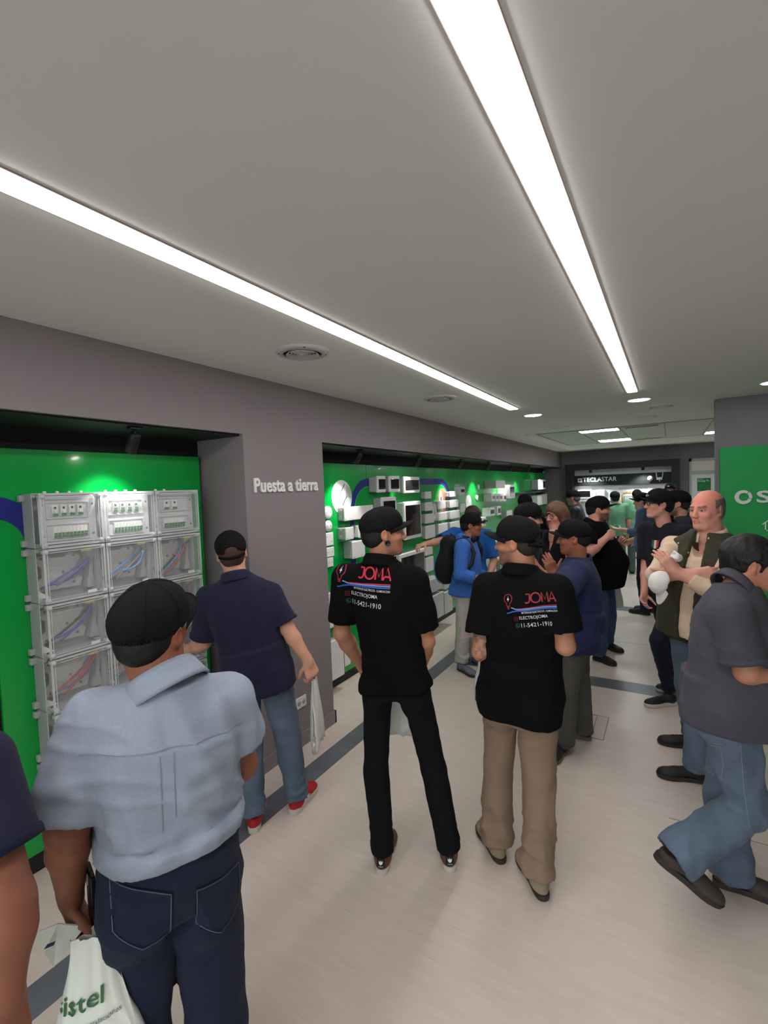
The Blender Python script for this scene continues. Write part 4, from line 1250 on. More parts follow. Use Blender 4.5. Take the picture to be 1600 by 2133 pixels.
def add_shoe(root, an, tdir, side, sp, vox=.006):
    """shoe > sole, laces; an = ankle joint, tdir = (x,y) toe direction, pitch raises the heel"""
    L = sp.get('len', .285); pitch = sp.get('pitch%s' % side, 0.0)
    yaw = math.degrees(math.atan2(-tdir[0], tdir[1])); B = basis(yaw, -pitch)
    heel = np.array(an, float) - B[1] * .062 - B[2] * .088
    if not pitch: heel[2] = 0.0
    sg = -1 if side == 'l' else 1
    def P(x, y, z): return heel + B[0] * x + B[1] * y + B[2] * z
    lo = np.min([P(a, b, c) for a in (-.07, .07) for b in (-.03, L + .03) for c in (-.02, .16)], 0); hi = np.max([P(a, b, c) for a in (-.07, .07) for b in (-.03, L + .03) for c in (-.02, .16)], 0)
    g = Grid(lo, hi, vox)
    k = L / .285
    g.add(ell(P(0, .045, .045), B, (.036, .046, .05)))
    g.add(cone(P(0, .06, .06), P(0, .055, sp.get('top', .105)), .040, .036), .02)
    g.add(cone(P(0, .07, .060), P(sg * -.004, .17 * k, .040), .036, .033, None), .03)
    g.add(ell(P(sg * -.004, .205 * k, .030), B, (.046, .068 * k, .033)), .03)
    g.add(ell(P(sg * -.007, .235 * k, .026), B, (.036, .045 * k, .027)), .02)
    g.cut(P(0, 0, .012), -B[2]); g.cut(P(0, .05, sp.get('top', .105) - .012), unit(B[2] - .35 * B[1]))
    V, F = g.mesh()
    me = raw_mesh('shoe', V - ORIG[root.name], F, True)
    sh = link_mesh('shoe', me, sp['mat'], root)
    ys = np.array([0, .02, .06, .12, .2, .35, .5, .62, .72, .82, .9, .96, .99, 1.0]); ws = np.array([.006, .020, .029, .034, .036, .034, .036, .043, .047, .046, .039, .028, .014, .004])
    pts = [(w, y * L - .004) for y, w in zip(ys, ws)] + [(-w, y * L - .004) for y, w in list(zip(ys, ws))[::-1]]
    cx = lambda y: -sg * .006 * max(0, y / L - .3)
    mb = MB(); n = len(pts); vs = []
    st = sp.get('sole_h', .026)
    for z, sc in ((0.001, .93), (.006, 1.0), (st - .004, 1.03), (st, .98)):
        for p in pts:
            toe = max(0, p[1] / L - .75) * .05
            vs.append(P(p[0] * sc + cx(p[1]), p[1] * (sc * .5 + .5) + (.0), z + toe * (0 if not sp.get('rocker') else 1)))
    fs = [list(range(n))[::-1], [3 * n + i for i in range(n)]]
    for q in range(3): fs += [(q * n + i, q * n + (i + 1) % n, (q + 1) * n + (i + 1) % n, (q + 1) * n + i) for i in range(n)]
    mb.add(vs, fs); mb.build('sole', sp['sole'], sh)
    if sp.get('laces') is not None:
        for q in range(4):
            y = .115 + .022 * q
            MB().tube([P(-.022, y * k, .066 - .14 * (y - .1) + .008), P(0, y * k + .004, .082 - .14 * (y - .1) + .006), P(.022, y * k, .066 - .14 * (y - .1) + .008)], .0028, 6).build('lace', sp['laces'], sh)
    if sp.get('heel_tab') is not None:
        dc = Decal(V, F)
        dc.put('heel_tab', [(-.022, .0), (.022, .0), (.019, .046), (-.019, .046)], [(0, 1, 2, 3)], P(0, -.2, .038), B[0], B[2], B[1], sp['heel_tab'], sh, off=.0025, back=0, sub=4)
        lf = []; lff = []
        for a in (-.55, 0, .55):
            n0 = len(lf); c_, s_ = math.cos(a), math.sin(a)
            for (x, y) in ((0, 0), (.0042, .007), (.0035, .013), (0, .019), (-.0035, .013), (-.0042, .007)):
                lf.append((x * c_ + y * s_, -x * s_ + y * c_ + .010))
            lff.append([n0 + i for i in range(6)])
        dc.put('leaf_emblem', lf, lff, P(0, -.2, .046), B[0], B[2], B[1], M_LET, sh, off=.005, back=0)
        vs, fs = fit_text('adidas', .024, .006)
        dc.put('emblem_print', [(x - .012, y) for x, y in vs], fs, P(0, -.2, .046), B[0], B[2], B[1], M_LET, sh, off=.005, back=0)
    if sp.get('side_patch') is not None:
        dc = Decal(V, F)
        for q in (-1, 1):
            dc.put('side_patch', [(-.05, 0), (.03, -.004), (.055, .012), (-.02, .030)], [(0, 1, 2, 3)], P(q * .2, .10, .035), B[1], B[2], -q * B[0], sp['side_patch'], sh, off=.0025, back=0, sub=4)
    return sh


def person(label, J, sp):
    """J: joints in world coordinates; sp: what the person wears"""
    s = sp.get('s', 1.0); fine = sp.get('fine', 0)
    feet = (J['an_l'] + J['an_r']) / 2
    root = empty('person', (feet[0], feet[1], 0), label, 'person')
    O = ORIG[root.name]
    rc = unit(J['sh_r'] - J['sh_l']); rp = unit(J['hip_r'] - J['hip_l']); up = unit(J['neck'] - J['pelvis'])
    fc = unit(np.cross(up, rc)); fp = unit(np.cross(up, rp))
    gw, gd = sp.get('gw', 1.0), sp.get('gd', 1.0)
    Hb = basis(*sp['head']); hc = J['head']; hs = sp.get('hs', 1.0)
    def HP(x, y, z): return hc + (Hb[0] * x + Hb[1] * y + Hb[2] * z) * hs
    bv, cv = {2: (.0050, .0095), 1: (.0063, .0110), 0: (.0095, .0140)}[fine]
    Lt = np.linalg.norm(J['neck'] - J['pelvis'])
    # ---------------- body: head, neck, trunk core, arms and hands in one surface
    parts = []
    for p, k, sub in head_prims(hc, Hb, hs): parts.append((p, k, sub))
    nk = sp.get('neck_r', .056)
    parts.append((cone(HP(0, -.020, -.045), J['neck'] - up * .02 + fc * .012, nk * hs, nk * 1.08), .025, False))
    core = J['pelvis'] + up * .05
    parts.append((cone(J['neck'] - up * .07, core, .052, .08), .03, False))
    for q in 'lr':
        parts.append((cone(J['neck'] - up * .075, J['sh_' + q], .038, .045), .03, False))
        ra = sp.get('arm_r', 1.0)
        sh, el, wr = J['sh_' + q], J['el_' + q], J['wr_' + q]
        parts.append((cone(sh, el, .047 * ra, .040 * ra), .02, False))
        mid = el + (wr - el) * .30
        parts.append((cone(el, mid, .040 * ra, .041 * ra), .015, False)); parts.append((cone(mid, wr, .041 * ra, .027 * (ra * .5 + .5)), .015, False))
    fing = []
    hands = sp.get('hands', {})
    hsz = sp.get('hand_s', 1.0)
    for q in 'lr':
        h = hands.get(q, {})
        el, wr = J['el_' + q], J['wr_' + q]
        d = np.array(h.get('d', unit(wr - el))); n = np.array(h.get('n', (rc if q == 'l' else -rc)))
        Lh, Fh, Th = hand_prims(wr, d, n, 1 if q == 'r' else -1, h.get('curl', .55), hsz, h.get('thumb', .5), h.get('fingers'))
        for p, k in Lh: parts.append((p, k, False))
        fing.append((Fh, Th))
    lo = np.min([p[0][1] for p in parts] + [p[0][1] for F_, T_ in fing for p in F_ + T_], 0) - .02; hi = np.max([p[0][2] for p in parts] + [p[0][2] for F_, T_ in fing for p in F_ + T_], 0) + .02
    g = Grid(lo, hi, bv)
    for p, k, sub in parts: g.add(p, k, sub)
    for F_, T_ in fing:
        gf = Grid(lo, hi, bv) if False else None
        groups = {}
        for p, k, i in F_: groups.setdefault(i, []).append((p, k))
        groups[9] = T_
        for i, ps in groups.items():
            blo = np.min([p[1] for p, k in ps], 0) - .03; bhi = np.max([p[2] for p, k in ps], 0) + .03
            sl, X = g.region(blo, bhi)
            if sl is None: continue
            acc = np.full(g.d[sl].shape, .5, np.float32)
            for p, k in ps:
                v = p[0](*X); h = np.maximum(k - np.abs(acc - v), 0) / k; acc = np.minimum(acc, v) - h * h * k * .25
            root_k = .006 if i != 9 else .010
            # join the finger to the palm only near its root so neighbours stay apart
            a = ps[0][0]; rp0 = (np.array(a[1]) + np.array(a[2])) / 2
            r2 = np.sqrt((X[0] - rp0[0]) ** 2 + (X[1] - rp0[1]) ** 2 + (X[2] - rp0[2]) ** 2)
            kk = np.where(r2 < .028, root_k, .0006).astype(np.float32)
            b = g.d[sl]; h = np.maximum(kk - np.abs(b - acc), 0) / kk; g.d[sl] = np.minimum(b, acc) - h * h * kk * .25
    V, F = g.mesh()
    col = head_colors(V, hc, Hb, hs, sp['skin'], sp)
    if sp.get('tattoo'):
        el, wr = J['el_' + sp['tattoo']], J['wr_' + sp['tattoo']]
        m = np.linalg.norm(V - (el * .8 + wr * .2), axis=1) < .15
        nz = vnoise(V[:, 0] * 55, V[:, 1] * 55, V[:, 2] * 55) + .6 * vnoise(V[:, 0] * 110, V[:, 1] * 110, V[:, 2] * 110)
        col = np.where((m & (nz > .02))[:, None], col * .5 + np.array([.03, .045, .045]), col)
    me = raw_mesh('body', V - O, F, True, col)
    body = link_mesh('body', me, M_SKIN, root)
    # ---------------- shirt
    S = sp['shirt']; res = {'root': root, 'body': (V, F), 'J': J, 'HP': HP, 'Hb': Hb, 'fc': fc, 'rc': rc, 'up': up}
    tks = S.get('tuck', False); hem = S.get('hem', -.24)
    def ctr(t, fo=0.0):
        return J['pelvis'] + (J['neck'] - J['pelvis']) * t + (fc if t > .4 else fp) * fo
    def rt(t): return unit(rp * (1 - max(0, min(1, t))) + rc * max(0, min(1, t)))
    be = S.get('belly', 0.0)
    T = sp.get('trousers'); tprims = []
    if T:
        tr = T.get('r', 1.0); hemr = T.get('hem_r', .060)
        top = T.get('top', .2)
        rings = [(ctr(-.13 - T.get('crotch', 0)), rp, .138 * gw * tr, .110 * gd), (ctr(-.02), rp, .152 * gw, (.122 + be * .1) * gd), (ctr(.1), rp, .150 * gw, (.118 + be * .2) * gd), (ctr(top), rp, .146 * gw, (.112 + be * .3) * gd)]
        tprims = [(loft(rings), 0)]
        for q in 'lr':
            hp, kn, an = J['hip_' + q], J['kn_' + q], J['an_' + q]
            low = an - unit(an - kn) * T.get('short', -.03)
            tprims.append((ell(hp - fp * .035 - up * .03, np.array([rp, fp, up]), (.074 * gw, .092 * gd, .11)), .03))
            tprims.append((cone(hp, kn, .083 * tr * (gw * .6 + .4), .066 * tr), .025))
            tprims.append((cutcone(kn, low, .066 * tr, hemr, max(.010, 1.7 * cv) if fine else 0, .03), .02))
            tprims.append((cone(kn + (an - kn) * .1, kn + (an - kn) * .55, .060 * tr, .058 * tr), .02))
    tb = [(hem, .166, .128, be * .35), (0., .168, .130, be * .55), (.25, .158, .124, be * .9), (.5, .164, .126, be * .45), (.72, .172, .122, 0), (.88, .146, .098, -.008), (.97, .092, .076, -.006), (1.02, .066, .066, 0)]
    rings = [(ctr(t, fo * .5), rt(t), w * gw * (1.0 if t > .6 else S.get('wide', 1.0)), (dd + fo * .5) * gd) for t, w, dd, fo in tb]
    prims = [(loft(rings), 0)]
    slv = S.get('sleeve', .72); sr = S.get('slr', 1.0)
    for q in 'lr':
        sh, el, wr = J['sh_' + q], J['el_' + q], J['wr_' + q]
        inn = J['neck'] + (sh - J['neck']) * .35 - up * .045
        prims.append((cone(inn, sh, .066 * gd, .064 * sr), .05))
        slq = S.get('sleeve_' + q, slv)
        if slq <= 1.0:
            e = sh + (el - sh) * slq
            prims.append((cutcone(sh, e, .068 * sr, S.get('cuff', .066) * sr, max(.010, 1.7 * cv) if S.get('hollow', 1) else 0, .035), S.get('slk', .022)))
        else:
            prims.append((cone(sh, el, .066 * sr, .055 * sr), .03))
            e = el + (wr - el) * min(slq - 1.0, .97)
            prims.append((cutcone(el, e, .056 * sr, (.044 if slq > 1.8 else .052) * sr, 0, .04), .02))
    if S.get('hood'):
        prims.append((cone(J['neck'] - fc * .06 - rc * .05 + up * .01, J['neck'] - fc * .06 + rc * .05 + up * .01, .05, .05), .03))
    lo = np.min([p[0][1] for p in prims], 0) - .03; hi = np.max([p[0][2] for p in prims], 0) + .03
    g = Grid(lo, hi, cv)
    for p, k in prims: g.add(p, k)
    for p, k in tprims: g.add((lambda X, Y, Z, f_=p[0]: f_(X, Y, Z) - np.float32(.020), p[1] - .020, p[2] + .020), k)
    hd = S.get('hem_tilt', (0, 0))
    hc_ = ctr(hem) + up * .012
    g.cut(hc_, -unit(up + rp * hd[0] + fp * hd[1]))
    nV = S.get('v', 0)
    if nV: g.add(ell(J['neck'] + fc * .10 - up * nV * .6, np.array([rc, fc, up]), (.055, .10, nV)), .01, True)
    V, F = g.mesh()
    amp = S.get('amp', .006); seed = sp.get('seed', 1)
    rel = (V - J['pelvis']) @ up / Lt
    wgt = np.clip(1.15 - .8 * rel, .25, 1.2)
    wgt = wgt * np.clip((rel - hem) / .16, .12, 1)
    for q in 'lr':
        sh, el, wr = J['sh_' + q], J['el_' + q], J['wr_' + q]; sq = S.get('sleeve_' + q, slv)
        e, d_ = (sh + (el - sh) * sq, unit(el - sh)) if sq <= 1 else (el + (wr - el) * min(sq - 1, .97), unit(wr - el))
        tt = (V - e) @ d_; rr_ = np.linalg.norm(V - e - tt[:, None] * d_, axis=1)
        wgt = np.where((rr_ < .12) & (tt > -.07) & (tt < .03), wgt * np.clip(-tt / .07, .1, 1), wgt)
    V = fold_verts(V, F, amp, seed, weight=wgt)
    shirt = link_mesh(S.get('name', 'shirt'), raw_mesh('shirt', V - O, F, True), S['mat'], root)
    res['shirt'] = (V, F); res['shirt_obj'] = shirt
    if sp.get('vest'):
        vm = sp['vest']
        rv = [(c_, r_, w_ + .024, d_ + .024) for (c_, r_, w_, d_) in rings]
        pv = [(loft(rv), 0)]
        for q in 'lr':
            inn = J['neck'] + (J['sh_' + q] - J['neck']) * .30 - up * .040
            pv.append((cone(inn, J['neck'] + (J['sh_' + q] - J['neck']) * .82 - up * .012, .074 * gd, .066), .04))
            pv.append((ell(J['hip_' + q] - fp * .03 - up * .03, np.array([rp, fp, up]), (.088 * gw + .026, .095 * gd + .026, .13)), .04))
        lo = np.min([p[0][1] for p in pv], 0) - .03; hi = np.max([p[0][2] for p in pv], 0) + .03
        g = Grid(lo, hi, cv)
        for p, k in pv: g.add(p, k)
        for p, k in tprims: g.add((lambda X, Y, Z, f_=p[0]: f_(X, Y, Z) - np.float32(.034), p[1] - .034, p[2] + .034), k)
        g.cut(ctr(hem - .06), -up)
        mid = J['pelvis'] * .35 + J['neck'] * .65
        g.add(ell(mid + fc * .17, np.array([rc, fc, up]), (.048, .14, .85)), .01, True)
        for q, sg in (('l', -1), ('r', 1)):
            g.add(ell(J['sh_' + q] + rc * sg * .06 - up * .05, np.array([rc, fc, up]), (.085, .13, .13)), .01, True)
        V2, F2 = g.mesh(); V2 = fold_verts(V2, F2, .005, seed + 3)
        ve = link_mesh('vest', raw_mesh('vest', V2 - O, F2, True), vm, root); res['vest'] = (V2, F2); res['vest_obj'] = ve
    # ---------------- collar
    ct = S.get('collar')
    if ct:
        ax = unit(HP(0, -.02, -.04) - J['neck']); bz = J['neck'] + ax * S.get('col_up', .0)
        fr = unit(fc - ax * (fc @ ax)); ri = np.cross(fr, ax)
        nn = 44; mb = MB()
        r0 = nk * 1.12 + .004
        gap = {'polo': .30, 'shirt': .32, 'crew': 0, 'stand': .2}[ct]
        if ct == 'crew':
            prof = [(r0 + .000, .012), (r0 + .006, .020), (r0 + .013, .012), (r0 + .018, -.010), (r0 + .005, -.012)]
        elif ct == 'stand':
            prof = [(r0, -.02), (r0 + .004, .035), (r0 + .010, .037), (r0 + .020, -.03)]
        else:
            hgt = .034 if ct == 'polo' else .040
            prof = [(r0, -.02), (r0 + .001, hgt - .004), (r0 + .004, hgt), (r0 + .011, hgt * .55), (r0 + .020, -.010), (r0 + .024, -.022), (r0 + .018, -.024), (r0 + .008, 0)]
        vs = []; fs = []
        npf = len(prof)
        for i in range(nn + 1):
            a = gap + (2 * math.pi - 2 * gap) * i / nn if gap else 2 * math.pi * i / nn
            dr = fr * math.cos(a) + ri * math.sin(a)
            drop = -.030 * (.5 + .5 * math.cos(a)) ** 1.3 + .012 * (.5 - .5 * math.cos(a))
            for (r_, z_) in prof: vs.append(bz + dr * r_ * (1 + .06 * abs(math.sin(a))) + ax * (z_ + drop))
        for i in range(nn):
            for j in range(npf - 1): fs.append((i * npf + j, (i + 1) * npf + j, (i + 1) * npf + j + 1, i * npf + j + 1))
        mb.add(vs, fs, True); mb.build('collar', S.get('collar_mat', S['mat']), shirt if not sp.get('deep') else shirt)
        if S.get('cuffband'):
            for q in 'lr':
                sh, el = J['sh_' + q], J['el_' + q]; e = sh + (el - sh) * slv; d = unit(el - sh); cr = S.get('cuff', .066) * sr
                MB().lathe([(cr + .0005, -.02), (cr + .0035, -.016), (cr + .0035, .0), (cr - .004, .001)], e, axis=d, n=28).build('sleeve_band', S['cuffband'], shirt)
    # ---------------- trousers
    if T:
        prims = tprims
        lo = np.min([p[0][1] for p in prims], 0) - .03; hi = np.max([p[0][2] for p in prims], 0) + .03
        g = Grid(lo, hi, cv)
        # keep the legs apart: mesh the left leg, then the right, joined only near the crotch
        g.add(*prims[0])
        gl = g.d.copy()
        for side in (0, 1):
            gg = Grid.__new__(Grid); gg.__dict__.update(g.__dict__); gg.d = gl.copy()
            for p, k in prims[1 + 4 * side:5 + 4 * side]: gg.add(p, k)
            if side == 0: dl = gg.d
            else:
                k = .012; h = np.maximum(k - np.abs(dl - gg.d), 0) / k; g.d = np.minimum(dl, gg.d) - h * h * k * .25
        V, F = g.mesh()
        zz = np.minimum(*[(V - J['an_' + q]) @ unit(J['kn_' + q] - J['an_' + q]) for q in 'lr'])
        V = fold_verts(V, F, T.get('amp', .005), seed + 5, sx=9, sz=4)
        a_ = np.zeros(len(V))
        dk = np.min([np.linalg.norm(V - J['an_' + q], axis=1) for q in 'lr'], 0); dkn = np.min([np.linalg.norm(V - J['kn_' + q], axis=1) for q in 'lr'], 0)
        w1 = np.clip(1 - dk / .22, 0, 1); w2 = np.clip(1 - dkn / .16, 0, 1) * .5
        rip = 2.2 * vnoise(V[:, 0] * 7 + seed, V[:, 1] * 7, V[:, 2] * 34 + 3 * vnoise(V[:, 0] * 11, V[:, 1] * 11 + seed, V[:, 2] * 4))
        cen = np.where((np.linalg.norm(V - J['an_l'], axis=1) < np.linalg.norm(V - J['an_r'], axis=1))[:, None], J['an_l'], J['an_r'])
        outw = V - cen; outw[:, 2] = 0; outw /= np.linalg.norm(outw, axis=1)[:, None] + 1e-9
        V = V + outw * (rip * (w1 * T.get('bunch', .006)))[:, None] * (dk < .25)[:, None]
        tro = link_mesh('trousers', raw_mesh('trousers', V - O, F, True), T['mat'], root)
        res['trousers'] = (V, F); res['tro_obj'] = tro
        if T.get('belt') is not None:
            mb = MB(); vs = []; fs = []; nn = 48
            tt = T.get('belt_t', .17)
            for i in range(nn):
                a = 2 * math.pi * i / nn
                for (o_, z_) in ((.0, -.018), (.006, -.018), (.006, .018), (.0, .018)):
                    vs.append(ctr(tt) + rp * math.cos(a) * (.150 * gw + o_) + fp * math.sin(a) * ((.118 + be * .28) * gd + o_) + up * z_)
            for i in range(nn):
                for j in range(4): fs.append((i * 4 + j, ((i + 1) % nn) * 4 + j, ((i + 1) % nn) * 4 + (j + 1) % 4, i * 4 + (j + 1) % 4))
            mb.add(vs, fs, True); mb.build('belt', T['belt'], root)
        if T.get('pockets') is not None:
            dc = Decal(V, F)
            for q, sg in (('l', -1), ('r', 1)):
                c0 = J['hip_' + q] + rp * sg * T.get('pk_x', 0.0) + up * T.get('pk_z', .02)
                po = [(-.068, .06), (.068, .075), (.066, -.05), (0, -.085), (-.066, -.055)]
                po = [(x * sg, y) for x, y in po]
                vs, fs = outline([(x, y) for x, y in po] , .003)
                pk = dc.put('pocket', po, [(0, 1, 2, 3, 4)] if sg > 0 else [(4, 3, 2, 1, 0)], c0, rp, up, fp, T['mat'], tro, off=.0035, sub=6)
                # stitched line round the pocket
                fine_ = []
                for i in range(5):
                    a, b = np.array(po[i]), np.array(po[(i + 1) % 5])
                    for j in range(6): fine_.append(tuple(a + (b - a) * j / 6))
                vs, fs = outline([(x * .95, y * .95) for x, y in fine_], .0022)
                dc.put('pocket_stitch', vs, fs, c0, rp, up, fp, T['pockets'], tro, off=.0055)
    # ---------------- shoes
    SH = sp.get('shoes')
    if SH:
        for q in 'lr':
            td = SH.get('dir_' + q, SH.get('dir', fp[:2])); add_shoe(root, J['an_' + q], unit(np.array([td[0], td[1]])), q, SH, .0068 if fine else .0095)
    # ---------------- hair
    Hm = sp.get('hair', {'style': 'short', 'c': (.012, .010, .009, 1)})
    stl = Hm['style']
    hv = {2: .0045, 1: .0055, 0: .0080}[fine]
    if stl != 'none':
        ext = {'short': .004, 'full': .016, 'fringe': .0022, 'long': .018, 'crop': .006}[stl]
        ext = Hm.get('ext', ext)
        g = Grid(hc - .22 * hs - (np.array([0, 0, .12]) if stl == 'long' else 0), hc + .22 * hs, hv)
        g.add(ell(HP(0, -.016, .038), Hb, np.array([.0755 + ext, .0965 + ext, .0860 + ext]) * hs))
        g.add(ell(HP(0, -.045, -.012), Hb, np.array([.064 + ext * .5, .064 + ext * .6, .060]) * hs), .02)
        if stl == 'long':
            for q in (-1, 1):
                g.add(cone(HP(q * .065, -.01, .04), HP(q * .088, .000, -.10), .045 * hs, .032 * hs), .03); g.add(cone(HP(q * .07, -.05, .0), HP(q * .085, -.05, -.12), .045 * hs, .035 * hs), .03)
            g.add(cone(HP(0, -.08, .02), HP(0, -.075, -.11), .06 * hs, .05 * hs), .03)
            g.add(ell(HP(0, .105, -.030), Hb, np.array([.074, .095, .092]) * hs), .008, True)
        else:
            fz = {'fringe': -.02, 'full': -.028}.get(stl, -.02)
            g.add(ell(HP(0, .088, fz), Hb, np.array([.092, .078, Hm.get('fh', .088)]) * hs), .006, True)
            for q in (-1, 1): g.add(ell(HP(q * .084, .004, -.010), Hb, np.array([.024, .028, .036]) * hs), .004, True)
            g.cut(HP(0, -.08, Hm.get('nape', -.058)), -Hb[2] * .9 + Hb[1] * -.25)
            if stl == 'fringe':
                g.add(ell(HP(0, .03, .132), Hb, np.array([.110, .150, .070]) * hs), .02, True); g.add(ell(HP(0, .112, .045), Hb, np.array([.12, .098, .105]) * hs), .02, True)
        V, F = g.mesh()
        V = fold_verts(V, F, .0035 if stl in ('full', 'long') else .0012, seed + 9, sx=60, sz=25)
        link_mesh('hair', raw_mesh('hair', V - O, F, True), hairmat(Hm['c']), root)
    # ---------------- cap
    cp = sp.get('cap')
    if cp:
        cm = cp['mat']; tl = cp.get('tilt', 0.0); sz = cp.get('size', 1.0)
        Cb = Hb
        g = Grid(hc - .19 * hs * sz, hc + .21 * hs * sz, hv)
        g.add(ell(HP(0, -.014, .046), Hb, np.array([.0875, .1100, .0900]) * hs * sz))
        g.add(ell(HP(0, .020, .066), Hb, np.array([.074, .077, .072]) * hs * sz), .03)
        g.add(ell(HP(0, -.014, .034), Hb, np.array([.0805, .1020, .0870]) * hs * sz), .004, True)
        pf, pb = HP(0, .095, .046 + tl), HP(0, -.105, cp.get('back', -.010) - tl * .4)
        pn = unit(np.cross(Hb[0], pf - pb)); pn = pn if pn @ Hb[2] > 0 else -pn
        g.cut((pf + pb) / 2, -pn)
        if cp.get('opening'):
            g.add(ell(HP(0, -.120, .028), Hb, np.array([.037, .045, .030]) * hs), .003, True)
        V, F = g.mesh()
        V = fold_verts(V, F, .0015, seed + 2, sx=20, sz=12)
        capo = link_mesh('cap', raw_mesh('cap', V - O, F, True), cm, root)
        res['cap'] = (V, F); res['cap_obj'] = capo
        if cp.get('opening'):
            mb = MB(); pts = []
            vs = []; fs = []
            for i in range(17):
                a = math.radians(-52 + 104 * i / 16)
                for (e, z_) in ((.0005, -.008), (.0055, -.008), (.0055, .008), (.0005, .008)):
                    p_ = HP((.0890 * sz + e) * math.sin(a), -.014 - (.1105 * sz + e) * math.cos(a), 0)
                    p_ = p_ + pn * (((pb - p_) @ pn) + .010 + z_)
                    vs.append(p_)
            for i in range(16):
                for j in range(4): fs.append((i * 4 + j, (i + 1) * 4 + j, (i + 1) * 4 + (j + 1) % 4, i * 4 + (j + 1) % 4))
            mb.add(vs, fs, True); mb.build('strap', cm, capo)
        if fine:
            cb = BVHTree.FromPolygons([Vector(v) for v in V], [tuple(f) for f in F.tolist()])
            cc0 = HP(0, -.012, .040)
            for kk in range(6):
                a = math.pi / 6 + kk * math.pi / 3; pts = []
                for e_ in np.linspace(.12, 1.45, 12):
                    dd = Hb[0] * math.sin(a) * math.cos(e_) + Hb[1] * math.cos(a) * math.cos(e_) + Hb[2] * math.sin(e_)
                    h_ = cb.ray_cast(Vector(cc0 + dd * .3), Vector(-dd), .3)
                    if h_[0] is not None and (np.array(h_[0]) - cc0) @ dd > .05: pts.append(np.array(h_[0]) + dd * .0004)
                if len(pts) > 3: MB().tube(pts, .0013, 5).build('seam', cm, capo)
        # brim
        mb = MB(); vs = []; fs = []; nu, nv = 21, 7
        bl = cp.get('brim', .090)
        for lay in (0, 1):
            for i in range(nu):
                u = -1 + 2 * i / (nu - 1); a = u * math.radians(66)
                bx, by = .0890 * math.sin(a) * sz, -.014 + .1115 * math.cos(a) * sz
                el_ = bl * max(0, 1 - abs(u) ** 2.6) ** .62
                for j in range(nv):
                    v = j / (nv - 1)
                    x, y = bx * (1 - .05 * v), by + el_ * v
                    p_ = HP(x, y, 0); p_ = p_ + pn * ((pf - p_) @ pn + .004 + .014 * (1 - (x / .085) ** 2) - .010 - v * cp.get('droop', .014) - (.0 if lay == 0 else .0045))
                    vs.append(p_)
        for lay in (0, 1):
            o_ = lay * nu * nv
            for i in range(nu - 1):
                for j in range(nv - 1):
                    q = (o_ + i * nv + j, o_ + (i + 1) * nv + j, o_ + (i + 1) * nv + j + 1, o_ + i * nv + j + 1); fs.append(q if lay else q[::-1])
        for i in range(nu - 1): fs.append((i * nv + nv - 1, (i + 1) * nv + nv - 1, nu * nv + (i + 1) * nv + nv - 1, nu * nv + i * nv + nv - 1))
        mb.add(vs, fs, True); mb.build('brim', cm, capo)
        MB().lathe([(.0075, -.004), (.007, .001), (.0001, .004)], HP(0, -.006, .046 + .0900 * sz + .004), axis=Hb[2], n=14).build('button', cm, capo)
        if cp.get('emblem'):
            dc = Decal(V, F); ex, ez, w_, h_ = cp['emblem']
            n_ = 16
            vs = [(w_ * math.cos(2 * math.pi * i / n_), h_ * math.sin(2 * math.pi * i / n_)) for i in range(n_)]
            dc.put('emblem', vs, [list(range(n_))], HP(ex, 0, ez), Hb[0], Hb[2], -Hb[1], cp.get('emblem_mat', M_LET), capo, off=.002, back=.3)
    if sp.get('glasses') is not None:
        gm = sp['glasses']; mb = MB()
        ob = None
        for q in (-1, 1):
            pts = [HP(q * (.033) + .0255 * math.cos(a) * .95, .098 - .10 * (abs(q * .033 + .0255 * math.cos(a)) ** 1.3) , .010 + .0185 * math.sin(a)) for a in np.linspace(0, 2 * math.pi, 19)]
            mb.tube(pts, .0026, 6)
            mb.tube([HP(q * .058, .090, .016), HP(q * .074, .070, .016), HP(q * .080, -.005, .020)], .0024, 6)
        mb.tube([HP(-.009, .098, .014), HP(.009, .098, .014)], .0022, 6)
        ob = mb.build('glasses', gm, root)
        for q in (-1, 1):
            vs = [HP(q * .033, .0945, .010)] + [HP(q * .033 + .024 * math.cos(a), .097 - .10 * (abs(q * .033 + .0255 * math.cos(a)) ** 1.3), .010 + .0175 * math.sin(a)) for a in np.linspace(0, 2 * math.pi, 16, endpoint=False)]
            MB().add(vs, [(0, i + 1, (i + 1) % 16 + 1) for i in range(16)]).build('lens', M_CLEAR, ob)
    return res


def bones(J, nm=''):
    f = lambda a, b: np.linalg.norm(J[a] - J[b])
    print('BONES', nm, 'sh %.2f ua %.2f/%.2f fa %.2f/%.2f torso %.2f hip %.2f th %.2f/%.2f sn %.2f/%.2f hd-nk %.2f' % (f('sh_l', 'sh_r'), f('sh_l', 'el_l'), f('sh_r', 'el_r'), f('el_l', 'wr_l'), f('el_r', 'wr_r'), f('neck', 'pelvis'), f('hip_l', 'hip_r'), f('hip_l', 'kn_l'), f('hip_r', 'kn_r'), f('kn_l', 'an_l'), f('kn_r', 'an_r'), f('head', 'neck')), 'headtop z %.2f' % (J['head'][2] + .125), 'ankles', J['an_l'].round(2), J['an_r'].round(2))
